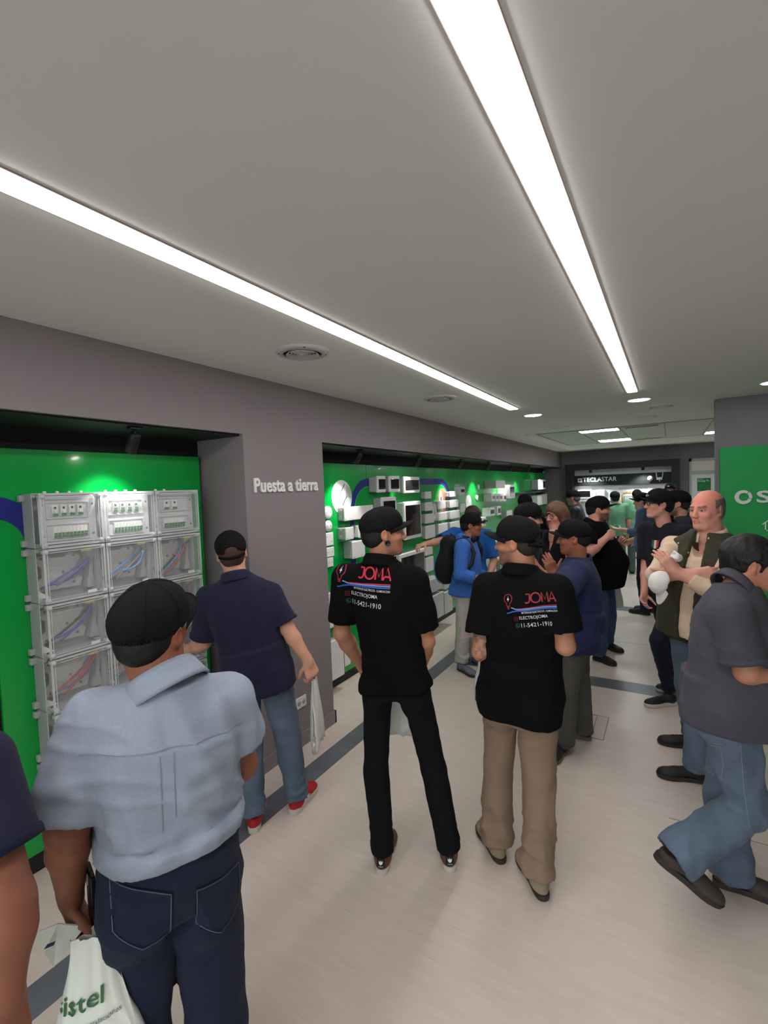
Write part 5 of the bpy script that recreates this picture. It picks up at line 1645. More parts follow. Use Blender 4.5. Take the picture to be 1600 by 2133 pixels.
# ================================================================== the people
A = at
def base_xy(px, d):
    p = at(px, 1300, d); return (p[0], p[1])
def tdir(h, t):
    a, b = on_z(*h, 0), on_z(*t, 0); return (b - a)[:2]
SK_LIGHT, SK_TAN, SK_BROWN, SK_PINK, SK_DEEP = srgb(214, 160, 136), srgb(190, 134, 108), srgb(166, 108, 82), srgb(218, 158, 140), srgb(140, 88, 66)
HAIR_K, HAIR_B, HAIR_G, HAIR_DB = srgb(20, 17, 16), srgb(70, 44, 34), srgb(104, 94, 88), srgb(44, 32, 28)
C_BLACK = fabric('black', srgb(17, 16, 18), .95, bump=.2, sheen=0, spec=.12)
C_CAP = fabric('cap_black', srgb(24, 23, 24), .9, bump=.3, bscale=700, noise=.08, sheen=0, spec=.15)
C_NAVY = fabric('navy', srgb(34, 34, 58), .9, sheen=.05)
C_NAVY2 = fabric('navy_tee', srgb(38, 44, 80), .85)
C_LBLUE = mat('cloth_chambray', srgb(146, 156, 172), .85, noise=.05, nscale=120, bump=.25, bscale=500, sheen=.05, stretch=(1, 1, 2.2), spec=.2)
C_JEAN = fabric('jeans', srgb(92, 108, 126), .88, noise=.24, nscale=6)
C_JEAND = fabric('jeans_dark', srgb(30, 37, 58), .9, noise=.10, nscale=8, sheen=.03)
C_JEANM = fabric('jeans_mid', srgb(62, 80, 112), .85, noise=.16, nscale=7)
C_BLKP = fabric('black_trousers', srgb(22, 23, 29), .92, sheen=0, spec=.15)
C_KHAKI = fabric('khaki', srgb(138, 116, 98), .85, noise=.06, nscale=6)
C_GREYT = fabric('grey_trousers', srgb(82, 80, 76), .85)
C_LGREY = fabric('light_grey_jeans', srgb(172, 172, 166), .85, noise=.08)
C_HOOD = fabric('blue_hoodie', srgb(60, 108, 190), .85, noise=.05)
C_BPOLO = fabric('blue_polo', srgb(34, 98, 172), .85)
C_GPOLO = fabric('charcoal_polo', srgb(74, 72, 82), .85, bump=.35)
C_BEIGE = mat('cloth_beige_stripe', srgb(214, 190, 164), .85, noise=.05, nscale=50, stretch=(3, 3, .2), bump=.15, bscale=300, sheen=.1, spec=.2)
C_OLIVE = fabric('olive_vest', srgb(62, 62, 46), .8, noise=.08)
C_GREENS = fabric('green_shirt', srgb(104, 156, 124), .85)
C_GREENT = fabric('green_grey_trousers', srgb(74, 92, 86), .85)
C_DENIM = fabric('denim_shirt', srgb(86, 104, 134), .85)
C_PUFF = fabric('puffer_black', srgb(30, 30, 38), .5, spec=.4)
L_BLACK = mat('shoe_black', srgb(28, 26, 27), .6, bump=.2, bscale=200); L_WHITE = mat('sole_white', srgb(206, 202, 194), .6)
L_DSOLE = mat('sole_dark', srgb(52, 46, 44), .7); L_RED = mat('shoe_red', srgb(176, 28, 34), .6, bump=.2, bscale=300)
L_BROWN = mat('shoe_brown', srgb(104, 62, 48), .6); L_TAN = mat('shoe_tan', srgb(150, 136, 112), .75, noise=.12, nscale=14); L_TANS = mat('sole_grey_brown', srgb(112, 100, 84), .7)
L_GREY = mat('shoe_grey', srgb(104, 108, 122), .7, bump=.3, bscale=300); L_LOAF = mat('shoe_charcoal', srgb(64, 56, 54), .65); L_BELT = mat('belt_brown', srgb(84, 56, 40), .5)
L_PATCH = mat('shoe_patch', srgb(214, 212, 206), .6)
CAP = dict(mat=C_CAP)

def set_girdle(J, yaw, sw=.37, hw=.185, sd=.062, hd=.05, pyaw=None):
    B = basis(yaw); Bp = basis(yaw if pyaw is None else pyaw)
    up = unit(J['neck'] - J['pelvis'])
    J['sh_l'] = J['neck'] - B[0] * sw / 2 - up * sd; J['sh_r'] = J['neck'] + B[0] * sw / 2 - up * sd
    J['hip_l'] = J['pelvis'] - Bp[0] * hw / 2 - up * hd; J['hip_r'] = J['pelvis'] + Bp[0] * hw / 2 - up * hd


# ---- 1 tall man in the black printed shirt
J = skeleton(base_xy(865, 2.42), 31, 1.84)
J.update(head=A(799, 1113, 2.42), neck=A(791, 1168, 2.42), sh_l=A(720, 1203, 2.47), sh_r=A(862, 1210, 2.37), el_l=A(712, 1318, 2.52), wr_l=A(752, 1385, 2.66),
         el_r=A(888, 1335, 2.42), wr_r=A(872, 1400, 2.60), pelvis=A(825, 1412, 2.43), hip_l=A(788, 1430, 2.46), hip_r=A(864, 1432, 2.40),
         kn_l=A(783, 1600, 2.44), kn_r=A(904, 1602, 2.42), an_l=A(797, 1762, 2.40), an_r=A(934, 1757, 2.40))
bones(J, 'p4')
r1 = person('man in black cap and black shirt with red bulb print, slim black trousers, ear plug', J, dict(
    fine=2, seed=1, head=(-48, 2, -2), skin=SK_TAN, beard=(.35, (.05, .035, .03)), gw=.98, gd=.92, neck_r=.055, arm_r=1.1,
    shirt=dict(mat=C_BLACK, sleeve=.78, slr=1.08, cuff=.074, hem=-.09, collar='polo', wide=1.03, amp=.007), hands=dict(l=dict(curl=.6), r=dict(curl=.6)),
    trousers=dict(mat=C_BLKP, r=.92, hem_r=.058, bunch=.003, amp=.004), shoes=dict(mat=L_BROWN, sole=L_WHITE, heel_tab=L_BLACK, dir_l=tdir((800, 1800), (822, 1700)), dir_r=tdir((937, 1797), (922, 1690)), sole_h=.03),
    hair=dict(style='short', c=HAIR_K, nape=-.060, ext=.007), cap=dict(CAP, emblem=(.0, .085, .012, .007))))
HP = r1['HP']
MB().lathe([(.006, -.006), (.0135, -.006), (.0145, 0), (.0135, .006), (.010, .007), (.010, .004), (.0001, .004)], HP(.0815, .002, -.040), axis=r1['Hb'][0], n=22).build('ear_plug', mat('ear_plug', srgb(22, 22, 22), .3), r1['root'])

# ---- 2 man in the second printed shirt, khaki trousers
J = skeleton(base_xy(1085, 2.36), 42, 1.76)
J.update(head=A(1077, 1133, 2.37), neck=A(1086, 1188, 2.36), sh_l=A(1018, 1226, 2.46), sh_r=A(1158, 1232, 2.25), el_l=A(1002, 1358, 2.40), wr_l=A(1058, 1372, 2.62),
         el_r=A(1178, 1345, 2.22), wr_r=A(1150, 1335, 2.44), pelvis=A(1082, 1432, 2.38), hip_l=A(1046, 1452, 2.43), hip_r=A(1118, 1455, 2.32),
         kn_l=A(1036, 1598, 2.46), kn_r=A(1122, 1632, 2.28), an_l=A(1034, 1738, 2.44), an_r=A(1122, 1804, 2.22))
bones(J, 'p5')
r2 = person('man in black printed shirt and khaki trousers, tattooed arm, seen from behind', J, dict(
    fine=2, seed=2, head=(84, 0, 2), skin=SK_TAN, beard=(.6, (.04, .035, .03)), tattoo='l', gw=1.12, gd=1.08, neck_r=.062, arm_r=1.1,
    shirt=dict(mat=C_BLACK, sleeve=.74, slr=1.18, cuff=.080, hem=-.25, collar='polo', wide=1.04, amp=.007, belly=.04), hands=dict(l=dict(curl=.5), r=dict(curl=.5)),
    trousers=dict(mat=C_KHAKI, r=1.08, hem_r=.078, bunch=.009, amp=.008, crotch=.12), shoes=dict(mat=L_TAN, sole=L_DSOLE, side_patch=L_PATCH, dir_l=tdir((1045, 1768), (988, 1676)), dir_r=tdir((1130, 1842), (1078, 1742))),
    hair=dict(style='crop', c=HAIR_DB, nape=-.052, ext=.003), cap=dict(CAP, opening=True)))

# the printed backs
M_RED = mat('print_red', srgb(206, 46, 66), .6); M_RED2 = mat('print_red_dull', srgb(150, 40, 50), .6); M_PB = mat('print_blue', srgb(52, 96, 190), .6); M_PLB = mat('print_light_blue', srgb(110, 160, 220), .6)
M_PW = mat('print_white', srgb(214, 212, 214), .6); M_PDR = mat('print_dark_red', srgb(96, 24, 44), .6); M_PG = mat('print_green', srgb(30, 96, 72), .6)


def back_print(rr, O, U, V, N, sc, red):
    dc = Decal(*rr['shirt']); par = rr['shirt_obj']
    def T(name, body, x, y, w, h, m, **k):
        vs, fs = fit_text(body, w, h, **k); dc.put(name, [(sc * (a + x), sc * (b + y)) for a, b in vs], fs, O, U, V, N, m, par, off=.004)
    def S_(name, pts, w, m, closed=False):
        vs, fs = outline(pts, w, closed); dc.put(name, [(sc * a, sc * b) for a, b in vs], fs, O, U, V, N, m, par, off=.004)
    x0, y0, hh = -.018, .045, .048
    for L_ in ([(.006, .040), (.022, .040), (.022, .012), (.018, .004), (.010, .001), (.001, .003)],
               [(.047 + .0195 * math.cos(a), .022 + .0215 * math.sin(a)) for a in np.linspace(0, 2 * math.pi, 22, endpoint=False)],
               [(.072, .0), (.074, .044), (.0865, .012), (.099, .044), (.101, .0)], [(.104, .0), (.119, .044), (.134, .0)], [(.110, .014), (.128, .014)]):
        S_('print_letter', [(x0 + a, y0 + b) for a, b in L_], .0068, red, len(L_) == 22)
    bulb = [(-.095 + .019 * math.cos(a), .068 + .021 * math.sin(a)) for a in np.linspace(-1.15, math.pi + 1.15, 24)]
    bulb = bulb + [(-.102, .036), (-.088, .036)]
    S_('bulb_outline', bulb, .0035, M_RED2, True)
    S_('bulb_base', [(-.101, .031), (-.089, .031)], .004, M_RED2); S_('bulb_base', [(-.100, .025), (-.090, .025)], .004, M_RED2)
    dc.put('flash', [(sc * a, sc * b) for a, b in ((-.093, .082), (-.101, .064), (-.095, .065), (-.097, .054), (-.089, .070), (-.095, .069))], [(0, 1, 2), (3, 4, 5), (1, 2, 4, 5)], O, U, V, N, M_PW, par, off=.004)
    xs = np.linspace(0, 1, 16)
    def curve(x0, y0, x1, y1, b): return [(x0 + (x1 - x0) * t, y0 + (y1 - y0) * (t * t * (3 - 2 * t)) + b * math.sin(t * math.pi * 2) * .0) for t in xs]
    S_('wire_stripe', curve(-.060, .022, .117, .030, 0), .0045, red)
    S_('wire_stripe', curve(-.082, .028, -.055, .020, 0) + curve(-.05, .019, .117, .0235, 0), .0045, M_PLB)
    S_('wire_stripe', curve(-.105, .004, -.065, .012, 0) + curve(-.06, .013, .117, .0165, 0), .0055, M_PB)
    T('print_line', 'MATERIALES ELECTRICOS - ILUMINACION', -.035, .000, .152, .0085, M_PW, bold=.006)
    T('print_line', 'ELECTROJOMA', -.048, -.030, .118, .019, M_PW, bold=.004)
    T('print_line', '11-5421-1910', -.044, -.062, .130, .019, M_PW, bold=.004)
    sq = [(-.072, -.031), (-.056, -.031), (-.056, -.014), (-.072, -.014)]
    S_('camera_icon', sq, .003, M_PDR, True); S_('camera_icon', [(-.064 + .004 * math.cos(a), -.0225 + .004 * math.sin(a)) for a in np.linspace(0, 6.28, 12, endpoint=False)], .002, M_PDR, True)
    S_('phone_icon', [(-.060 + .0085 * math.cos(a), -.053 + .0085 * math.sin(a)) for a in np.linspace(0, 6.28, 18, endpoint=False)], .0022, M_PG, True)
    S_('phone_icon', [(-.064, -.049), (-.062, -.055), (-.056, -.057)], .0028, M_PG)


for rr, px, tl, sc, red in ((r1, (762, 1223, 2.42), -2.0, 1.28, M_RED), (r2, (1122, 1268, 2.30), 5.0, 1.02, M_RED2)):
    U = unit(rr['rc']); N = rr['fc']; V = unit(np.cross(U, -N) * -1 if False else np.cross(-N, U) * 1.0)
    V = V if V[2] > 0 else -V
    a = math.radians(tl); U2 = U * math.cos(a) + V * math.sin(a); V2 = V * math.cos(a) - U * math.sin(a)
    back_print(rr, A(*px), U2, V2, N, sc, red)

# ---- 3 man in light blue shirt, nearest
J = skeleton(base_xy(350, 1.28), 45, 1.70)
J.update(head=A(318, 1318, 1.29), neck=A(345, 1422, 1.27), sh_l=A(200, 1502, 1.23), sh_r=A(470, 1462, 1.36), el_l=A(140, 1722, 1.16), wr_l=A(148, 1868, 1.24),
         el_r=A(502, 1592, 1.42), wr_r=A(462, 1590, 1.64), pelvis=A(358, 1795, 1.29), hip_l=A(292, 1840, 1.25), hip_r=A(424, 1822, 1.34),
         kn_l=A(290, 2160, 1.26), kn_r=A(452, 2140, 1.33), an_l=A(300, 2480, 1.26), an_r=A(468, 2455, 1.32))
bones(J, 'p2')
r3 = person('man in light blue short-sleeved shirt and black cap, dark jeans, seen from behind, closest', J, dict(
    fine=2, seed=3, head=(22, 4, 4), skin=srgb(148, 96, 74), gw=1.06, gd=1.12, neck_r=.066, arm_r=1.15,
    shirt=dict(mat=C_LBLUE, sleeve=.92, slr=1.18, cuff=.080, hem=.17, slk=.012, hollow=0, sleeve_r=.60, collar='shirt', wide=1.02, amp=.016, belly=.05),
    hands=dict(l=dict(curl=.75, thumb=.6, d=unit(A(170, 1940, 1.22) - A(146, 1862, 1.21)), n=unit(A(260, 1880, 1.24) - A(146, 1862, 1.21))), r=dict(curl=.6)),
    trousers=dict(mat=C_JEAND, r=1.16, hem_r=.085, top=.24, belt=L_BELT, belt_t=.17, pockets=mat('stitch', srgb(92, 98, 118), .7), pk_x=.012, amp=.006),
    shoes=dict(mat=L_BLACK, sole=L_DSOLE), hair=dict(style='short', c=HAIR_K, nape=-.074, ext=.0045), cap=dict(CAP, size=1.02, back=-.024)))

dc3 = Decal(*r3['shirt']); J3 = r3['J']; M_SEAM = mat('shirt_seam', srgb(124, 133, 150), .9)
o3 = J3['neck'] - r3['up'] * .115
for pts in ([(x, .012 * math.cos(x * 6) - .012) for x in np.linspace(-.19, .19, 20)], [(-.014, y) for y in np.linspace(-.01, -.20, 10)], [(.016, y) for y in np.linspace(-.01, -.17, 10)]):
    vs, fs = outline(pts, .0020, False)
    dc3.put('seam', vs, fs, o3, r3['rc'], r3['up'], r3['fc'], M_SEAM, r3['shirt_obj'], off=.0022)

# ---- 4 man in navy polo with red shoes
J = skeleton(base_xy(560, 2.80), 47, 1.70)
J.update(head=A(483, 1155, 2.80), neck=A(492, 1203, 2.78), sh_l=A(436, 1246, 2.78), sh_r=A(562, 1240, 2.82), el_l=A(424, 1338, 2.84), wr_l=A(394, 1352, 2.92),
         el_r=A(598, 1308, 2.80), wr_r=A(642, 1378, 2.80), pelvis=A(534, 1388, 2.80), hip_l=A(505, 1406, 2.80), hip_r=A(570, 1402, 2.82),
         kn_l=A(518, 1548, 2.78), kn_r=A(598, 1530, 2.84), an_l=A(529, 1682, 2.72), an_r=A(618, 1648, 2.86))
bones(J, 'p3')
r4 = person('man in navy polo and blue jeans with red running shoes, beside the grey pillar', J, dict(
    fine=1, seed=4, head=(49, 0, -6), skin=SK_LIGHT, gw=1.14, gd=1.1, neck_r=.060, arm_r=1.08,
    shirt=dict(mat=C_NAVY, sleeve=.86, slr=1.12, cuff=.072, hem=-.30, collar='polo', wide=1.04, amp=.006, cuffband=C_NAVY, belly=.04),
    hands=dict(r=dict(curl=.8, thumb=.8, d=unit(A(652, 1408, 2.80) - A(642, 1378, 2.80)), n=unit(A(630, 1400, 2.85) - A(652, 1395, 2.75))), l=dict(curl=.4)),
    trousers=dict(mat=C_JEAN, r=1.10, hem_r=.074, bunch=.009, amp=.007, pockets=mat('stitch_light', srgb(120, 136, 150), .7)),
    shoes=dict(mat=L_RED, sole=L_WHITE, side_patch=L_PATCH, dir_l=tdir((527, 1716), (541, 1640)), dir_r=tdir((606, 1686), (654, 1630)), sole_h=.034, laces=L_RED),
    hair=dict(style='crop', c=HAIR_B, nape=-.058), cap=dict(CAP, opening=True)))

# ---- 5 man at the left edge
J = skeleton(base_xy(-262, .98), 66, 1.66)
J.update(sh_r=A(-72, 1610, .98), el_r=A(6, 1890, .93), wr_r=A(8, 2072, .90))
J['neck'] = J['sh_r'] + (J['neck'] - J['sh_r']) * 1.0
bones(J, 'p1')
person('man in navy short-sleeved shirt cut off by the left edge, bare arm hanging', J, dict(
    fine=1, seed=5, head=(62, 0, 0), skin=srgb(146, 94, 74), gw=.95, gd=.98, arm_r=1.32, hand_s=1.05,
    shirt=dict(mat=C_NAVY, sleeve=.66, slr=1.22, cuff=.074, hem=-.2, collar='crew', amp=.005, cuffband=fabric('navy_band', srgb(24, 27, 50), .85)),
    hands=dict(r=dict(curl=.7, n=unit(A(-60, 2080, 1.0) - A(4, 2070, .98))), l=dict(curl=.6)), trousers=dict(mat=C_JEAND), shoes=dict(mat=L_BLACK, sole=L_DSOLE), cap=CAP))

# ---- 6 walking man in charcoal polo at the right
J = skeleton(base_xy(1520, 2.12), -88, 1.68)
J.update(head=A(1566, 1176, 2.13), neck=A(1533, 1222, 2.12), sh_r=A(1522, 1280, 1.97), sh_l=A(1556, 1258, 2.29), el_r=A(1556, 1400, 1.93), wr_r=A(1690, 1432, 1.98),
         el_l=A(1612, 1372, 2.34), wr_l=A(1680, 1390, 2.24), pelvis=A(1520, 1466, 2.12), hip_r=A(1514, 1484, 2.04), hip_l=A(1530, 1480, 2.21),
         kn_r=A(1560, 1682, 2.05), an_r=A(1416, 1778, 2.06), kn_l=A(1512, 1650, 2.20), an_l=A(1520, 1806, 2.20))
bones(J, 'p20')
r6 = person('man in charcoal polo and faded jeans walking to the right edge', J, dict(
    fine=2, seed=6, head=(-88, -4, 0), skin=SK_TAN, gw=1.16, gd=1.26, neck_r=.064, arm_r=1.15,
    shirt=dict(mat=C_GPOLO, sleeve=.84, slr=1.16, cuff=.074, hem=-.18, collar='polo', wide=1.05, amp=.010, cuffband=C_GPOLO, belly=.07),
    trousers=dict(mat=C_JEAN, r=1.18, hem_r=.088, bunch=.007, amp=.008),
    shoes=dict(mat=L_LOAF, sole=L_DSOLE, pitchr=30, dir_r=tdir((1400, 1860), (1490, 1890)), dir_l=tdir((1492, 1830), (1605, 1862)), top=.085), hair=dict(style='full', c=HAIR_K, nape=-.058, ext=.014), hands=dict(l=dict(curl=.6), r=dict(curl=.6))))

dc6 = Decal(*r6['trousers'])
def px2(pts, c=(1488, 1560), d=2.02): return [((x - c[0]) * d / F_PX, -(y - c[1]) * d / F_PX) for x, y in pts]
def dense(pts, n=6, closed=False):
    out = []
    for i in range(len(pts) - (0 if closed else 1)):
        a, b = np.array(pts[i]), np.array(pts[(i + 1) % len(pts)])
        out += [tuple(a + (b - a) * j / n) for j in range(n)]
    return out if closed else out + [pts[-1]]
for pts, cl in (([(1446, 1545), (1500, 1556), (1507, 1592), (1502, 1622), (1474, 1612)], True), ([(1440, 1538), (1506, 1552)], False), ([(1540, 1545), (1548, 1640), (1560, 1720)], False)):
    vs, fs = outline(dense(px2(pts), 6, cl), .0028, cl)
    dc6.put('stitch', vs, fs, A(1488, 1560, 1.2) , RGT * 1.0, UPV * 1.0, unit(ray(1488, 1560)), MATS['stitch_light'], r6['tro_obj'], off=.003, back=0)

# ---- 7 bald man with crossed arms
J = skeleton(base_xy(1450, 3.1), 112, 1.84)
J.update(head=A(1473, 1064, 3.07), neck=A(1480, 1112, 3.08), sh_r=A(1402, 1138, 3.24), sh_l=A(1528, 1152, 2.93), el_r=A(1366, 1196, 3.00), wr_r=A(1448, 1196, 2.84),
         el_l=A(1496, 1238, 2.76), wr_l=A(1408, 1190, 2.90), pelvis=A(1452, 1292, 3.12), hip_r=A(1428, 1308, 3.20), hip_l=A(1474, 1310, 3.05),
         kn_r=A(1430, 1420, 3.25), kn_l=A(1456, 1444, 3.00), an_r=A(1444, 1520, 3.34), an_l=A(1450, 1594, 2.98))
bones(J, 'p19')
r7 = person('bald man with arms crossed, olive vest over a beige shirt', J, dict(
    vest=C_OLIVE, fine=2, seed=7, head=(140, -3, 0), skin=SK_PINK, flush=True, hs=1.06, gw=1.16, gd=1.12, neck_r=.064, arm_r=1.08, brow=(.12, .09, .07),
    shirt=dict(mat=C_BEIGE, sleeve=1.22, sleeve_l=1.62, slr=.98, hem=-.2, collar='shirt', amp=.009, belly=.05, v=.10),
    hands=dict(l=dict(curl=.25, thumb=.2, d=unit(A(1383, 1150, 2.90) - A(1412, 1186, 2.88)), n=unit(FWD)), r=dict(curl=.5, n=unit(FWD))),
    trousers=dict(mat=C_JEAN, r=1.05, hem_r=.07), shoes=dict(mat=L_BLACK, sole=L_DSOLE, dir_l=tdir((1470, 1640), (1405, 1632)), dir_r=tdir((1470, 1560), (1398, 1548)), laces=L_BLACK),
    hair=dict(style='fringe', c=HAIR_G, nape=-.058)))

# ---- 8 man with glasses
J = skeleton(base_xy(1392, 4.06), 116, 1.86)
J.update(head=A(1373, 1052, 4.06), neck=A(1386, 1092, 4.06), sh_r=A(1358, 1119, 4.16), sh_l=A(1420, 1118, 3.97), el_r=A(1346, 1182, 4.18), wr_r=A(1342, 1234, 4.10),
         pelvis=A(1388, 1228, 4.08), hip_r=A(1378, 1240, 4.14), hip_l=A(1400, 1240, 4.02), kn_l=A(1372, 1335, 3.94), an_l=A(1394, 1430, 4.00), kn_r=A(1398, 1332, 4.2), an_r=A(1412, 1415, 4.3),
         el_l=A(1424, 1182, 3.95), wr_l=A(1405, 1235, 3.95))
set_girdle(J, 142, .38)
bones(J, 'p16')
r8 = person('man with glasses, black cap and black shirt with small tricolour badge', J, dict(
    fine=1, seed=8, head=(112, 4, 0), skin=SK_PINK, gw=1.0, gd=.98, glasses=mat('glasses_black', srgb(18, 16, 18), .3),
    shirt=dict(mat=fabric('dark_navy_tee', srgb(27, 28, 38), .9), sleeve=.8, slr=1.05, hem=-.22, collar='crew', amp=.005), hands=dict(r=dict(curl=.5), l=dict(curl=.5)),
    trousers=dict(mat=fabric('ink_jeans', srgb(26, 30, 46), .85), r=.98, hem_r=.056, bunch=.007), shoes=dict(mat=L_BLACK, sole=L_WHITE, laces=L_BLACK, dir_l=tdir((1400, 1452), (1340, 1458)), dir_r=tdir((1430, 1425), (1385, 1430)), sole_h=.032),
    hair=dict(style='short', c=HAIR_K, ext=.010, nape=-.075), cap=dict(CAP, emblem=(.0, .080, .026, .008))))
dc = Decal(*r8['shirt'])
U, N, V = r8['rc'], -r8['fc'], r8['up']
p0 = r8['J']['neck'] - r8['up'] * .165 + r8['rc'] * .005
for i, m in enumerate((mat('badge_green', srgb(60, 92, 84), .6), M_PW, mat('badge_red', srgb(196, 60, 52), .6))):
    x0, x1 = (.031 - i * .021), (.031 - (i + 1) * .021)
    dc.put('badge_stripe', [(x1, .035), (x0, .035), (x0, -.02 if i == 0 else -.035), (x1, -.035 if i != 2 else -.02)], [(0, 1, 2, 3)], p0, U, V, N, m, r8['shirt_obj'], off=.004, back=.4)

# ---- 9 heavy bearded man in black polo
J = skeleton(base_xy(1252, 5.15), -92, 1.77)
J.update(head=A(1247, 1062, 5.14), neck=A(1236, 1090, 5.15), sh_r=A(1222, 1112, 4.98), sh_l=A(1252, 1108, 5.32), el_r=A(1228, 1150, 4.84), wr_r=A(1264, 1120, 4.88),
         el_l=A(1272, 1150, 5.38), wr_l=A(1292, 1130, 5.2), pelvis=A(1248, 1196, 5.16), hip_r=A(1243, 1206, 5.07), hip_l=A(1257, 1204, 5.26),
         kn_r=A(1252, 1288, 5.02), kn_l=A(1268, 1280, 5.28), an_r=A(1246, 1358, 5.06), an_l=A(1262, 1336, 5.42))
set_girdle(J, -100, .40, .2)
bones(J, 'p12')
person('heavy bearded man in black polo and blue jeans, forearm raised', J, dict(
    fine=1, seed=9, head=(-82, 0, 0), skin=SK_PINK, beard=(.75, (.035, .022, .016)), hs=1.08, gw=1.28, gd=1.42, neck_r=.072, arm_r=1.30,
    shirt=dict(mat=C_BLACK, sleeve=.8, slr=1.25, cuff=.078, hem=-.26, collar='polo', amp=.006, belly=.13), hands=dict(r=dict(curl=.9, n=unit(FWD)), l=dict(curl=.7)),
    trousers=dict(mat=C_JEANM, r=1.2, hem_r=.082, bunch=.008), shoes=dict(mat=L_BLACK, sole=L_DSOLE, dir_r=tdir((1234, 1362), (1282, 1380)), dir_l=tdir((1248, 1340), (1288, 1352))),
    hair=dict(style='short', c=HAIR_K, ext=.010), cap=dict(CAP, emblem=(.0, .085, .016, .006))))

# ---- 10 man in navy tee
J = skeleton(base_xy(1192, 3.42), 90, 1.68)
J.update(head=A(1195, 1122, 3.40), neck=A(1205, 1166, 3.42), sh_l=A(1204, 1202, 3.26), sh_r=A(1192, 1192, 3.58), el_l=A(1166, 1236, 3.08), wr_l=A(1112, 1178, 3.12),
         el_r=A(1172, 1232, 3.66), wr_r=A(1154, 1196, 3.58), pelvis=A(1196, 1302, 3.43), hip_l=A(1196, 1320, 3.34), hip_r=A(1200, 1314, 3.52),
         kn_l=A(1182, 1430, 3.30), kn_r=A(1206, 1420, 3.52), an_l=A(1172, 1538, 3.36), an_r=A(1212, 1516, 3.54))
set_girdle(J, 95, .38, .19)
bones(J, 'p6')
person('man in navy tee and dark grey trousers talking, black cap, seen in left profile', J, dict(
    fine=1, seed=10, head=(97, -2, 0), skin=SK_BROWN, beard=(.25, (.05, .03, .025)), gw=1.22, gd=1.30, neck_r=.064, arm_r=1.05,
    shirt=dict(mat=C_NAVY2, sleeve=.9, slr=1.25, cuff=.080, hem=-.36, collar='crew', wide=1.0, amp=.007, belly=.08), hands=dict(l=dict(curl=.35, thumb=.2), r=dict(curl=.2, thumb=.0, d=unit(A(1142, 1166, 3.58) - A(1154, 1196, 3.58)), n=unit(FWD))),
    trousers=dict(mat=C_GREYT, r=1.12, hem_r=.082, bunch=.007, crotch=.06), shoes=dict(mat=fabric('shoe_dark', srgb(44, 40, 40), .7), sole=L_TANS, dir_l=tdir((1176, 1560), (1158, 1580)), dir_r=tdir((1228, 1540), (1180, 1525))),
    hair=dict(style='short', c=HAIR_K), cap=dict(CAP, emblem=(.0, .083, .006, .006))))

# ---- 11 man in blue hoodie with backpack
J = skeleton(base_xy(972, 4.96), -78, 1.69)
J.update(head=A(982, 1095, 4.97), neck=A(974, 1122, 4.97), sh_r=A(960, 1140, 4.80), sh_l=A(986, 1136, 5.12), el_r=A(958, 1198, 4.74), wr_r=A(1001, 1206, 4.72), el_l=A(992, 1192, 5.16), wr_l=A(1014, 1206, 4.96),
         pelvis=A(970, 1216, 4.97), hip_r=A(964, 1226, 4.88), hip_l=A(978, 1224, 5.06), kn_r=A(964, 1302, 4.86), kn_l=A(984, 1298, 5.08), an_r=A(962, 1372, 4.90), an_l=A(992, 1360, 5.10))
set_girdle(J, -84, .37)
bones(J, 'p7')
r11 = person('young man in bright blue hoodie and light grey jeans, hands clasped', J, dict(
    fine=1, seed=11, head=(-74, -3, 0), skin=SK_BROWN, beard=(.2, (.04, .03, .025)), gw=1.04, gd=1.02,
    shirt=dict(mat=C_HOOD, name='hoodie', sleeve=1.72, slr=1.12, hem=-.27, collar='stand', hood=True, amp=.008, belly=.03, wide=1.05), hands=dict(r=dict(curl=.4), l=dict(curl=.5)),
    trousers=dict(mat=C_LGREY, r=1.02, hem_r=.070, bunch=.009), shoes=dict(mat=L_GREY, sole=L_DSOLE, laces=L_GREY, dir_r=tdir((950, 1378), (988, 1396)), dir_l=tdir((975, 1362), (1008, 1382)), sole_h=.032),
    hair=dict(style='short', c=HAIR_K, ext=.009, nape=-.068), cap=dict(CAP, emblem=(.02, .085, .006, .005))))
# his backpack
J11 = r11['J']; bc = J11['neck'] * .45 + J11['pelvis'] * .55 - r11['fc'] * .20 + r11['up'] * .02
bp = empty('backpack', (bc[0], bc[1], bc[2] - .25), 'black backpack with light blue trim on the hoodie wearer', 'backpack')
g = Grid(bc - .4, bc + .4, .009); Bb = np.array([r11['rc'], r11['fc'], r11['up']])
g.add(ell(bc, Bb, (.15, .095, .25))); g.add(ell(bc - r11['up'] * .09 - r11['fc'] * .03, Bb, (.15, .10, .16)), .05); g.add(cone(bc + r11['up'] * .2 - r11['rc'] * .06, bc + r11['up'] * .2 + r11['rc'] * .06, .06, .06), .05)
V, F = g.mesh(); V = fold_verts(V, F, .006, 3)
link_mesh('bag_body', raw_mesh('bag_body', V - ORIG[bp.name], F, True), fabric('bag_black', srgb(27, 26, 28), .7), bp)
dcb = Decal(V, F)
for zz_, lab_ in ((.06, 0),):
    pts = []
    for e_ in np.linspace(-1.25, 1.05, 14):
        dd = unit(-r11['fc'] * math.cos(e_) + r11['up'] * math.sin(e_) * 1.9 + r11['rc'] * .55)
        h_ = dcb.bvh.ray_cast(Vector(bc + dd * .5), Vector(-dd), .6)
        if h_[0] is not None: pts.append(np.array(h_[0]) + dd * .002)
    MB().tube(pts, .011, 8).build('trim', mat('trim_blue', srgb(70, 140, 190), .6), bp)
MB().tube([bc + r11['up'] * .24 + r11['fc'] * .02 + r11['rc'] * q for q in (-.03,)] + [bc + r11['up'] * .285 + r11['fc'] * .02] + [bc + r11['up'] * .24 + r11['fc'] * .02 + r11['rc'] * .03], .008, 8).build('top_handle', M_BLACK, bp)
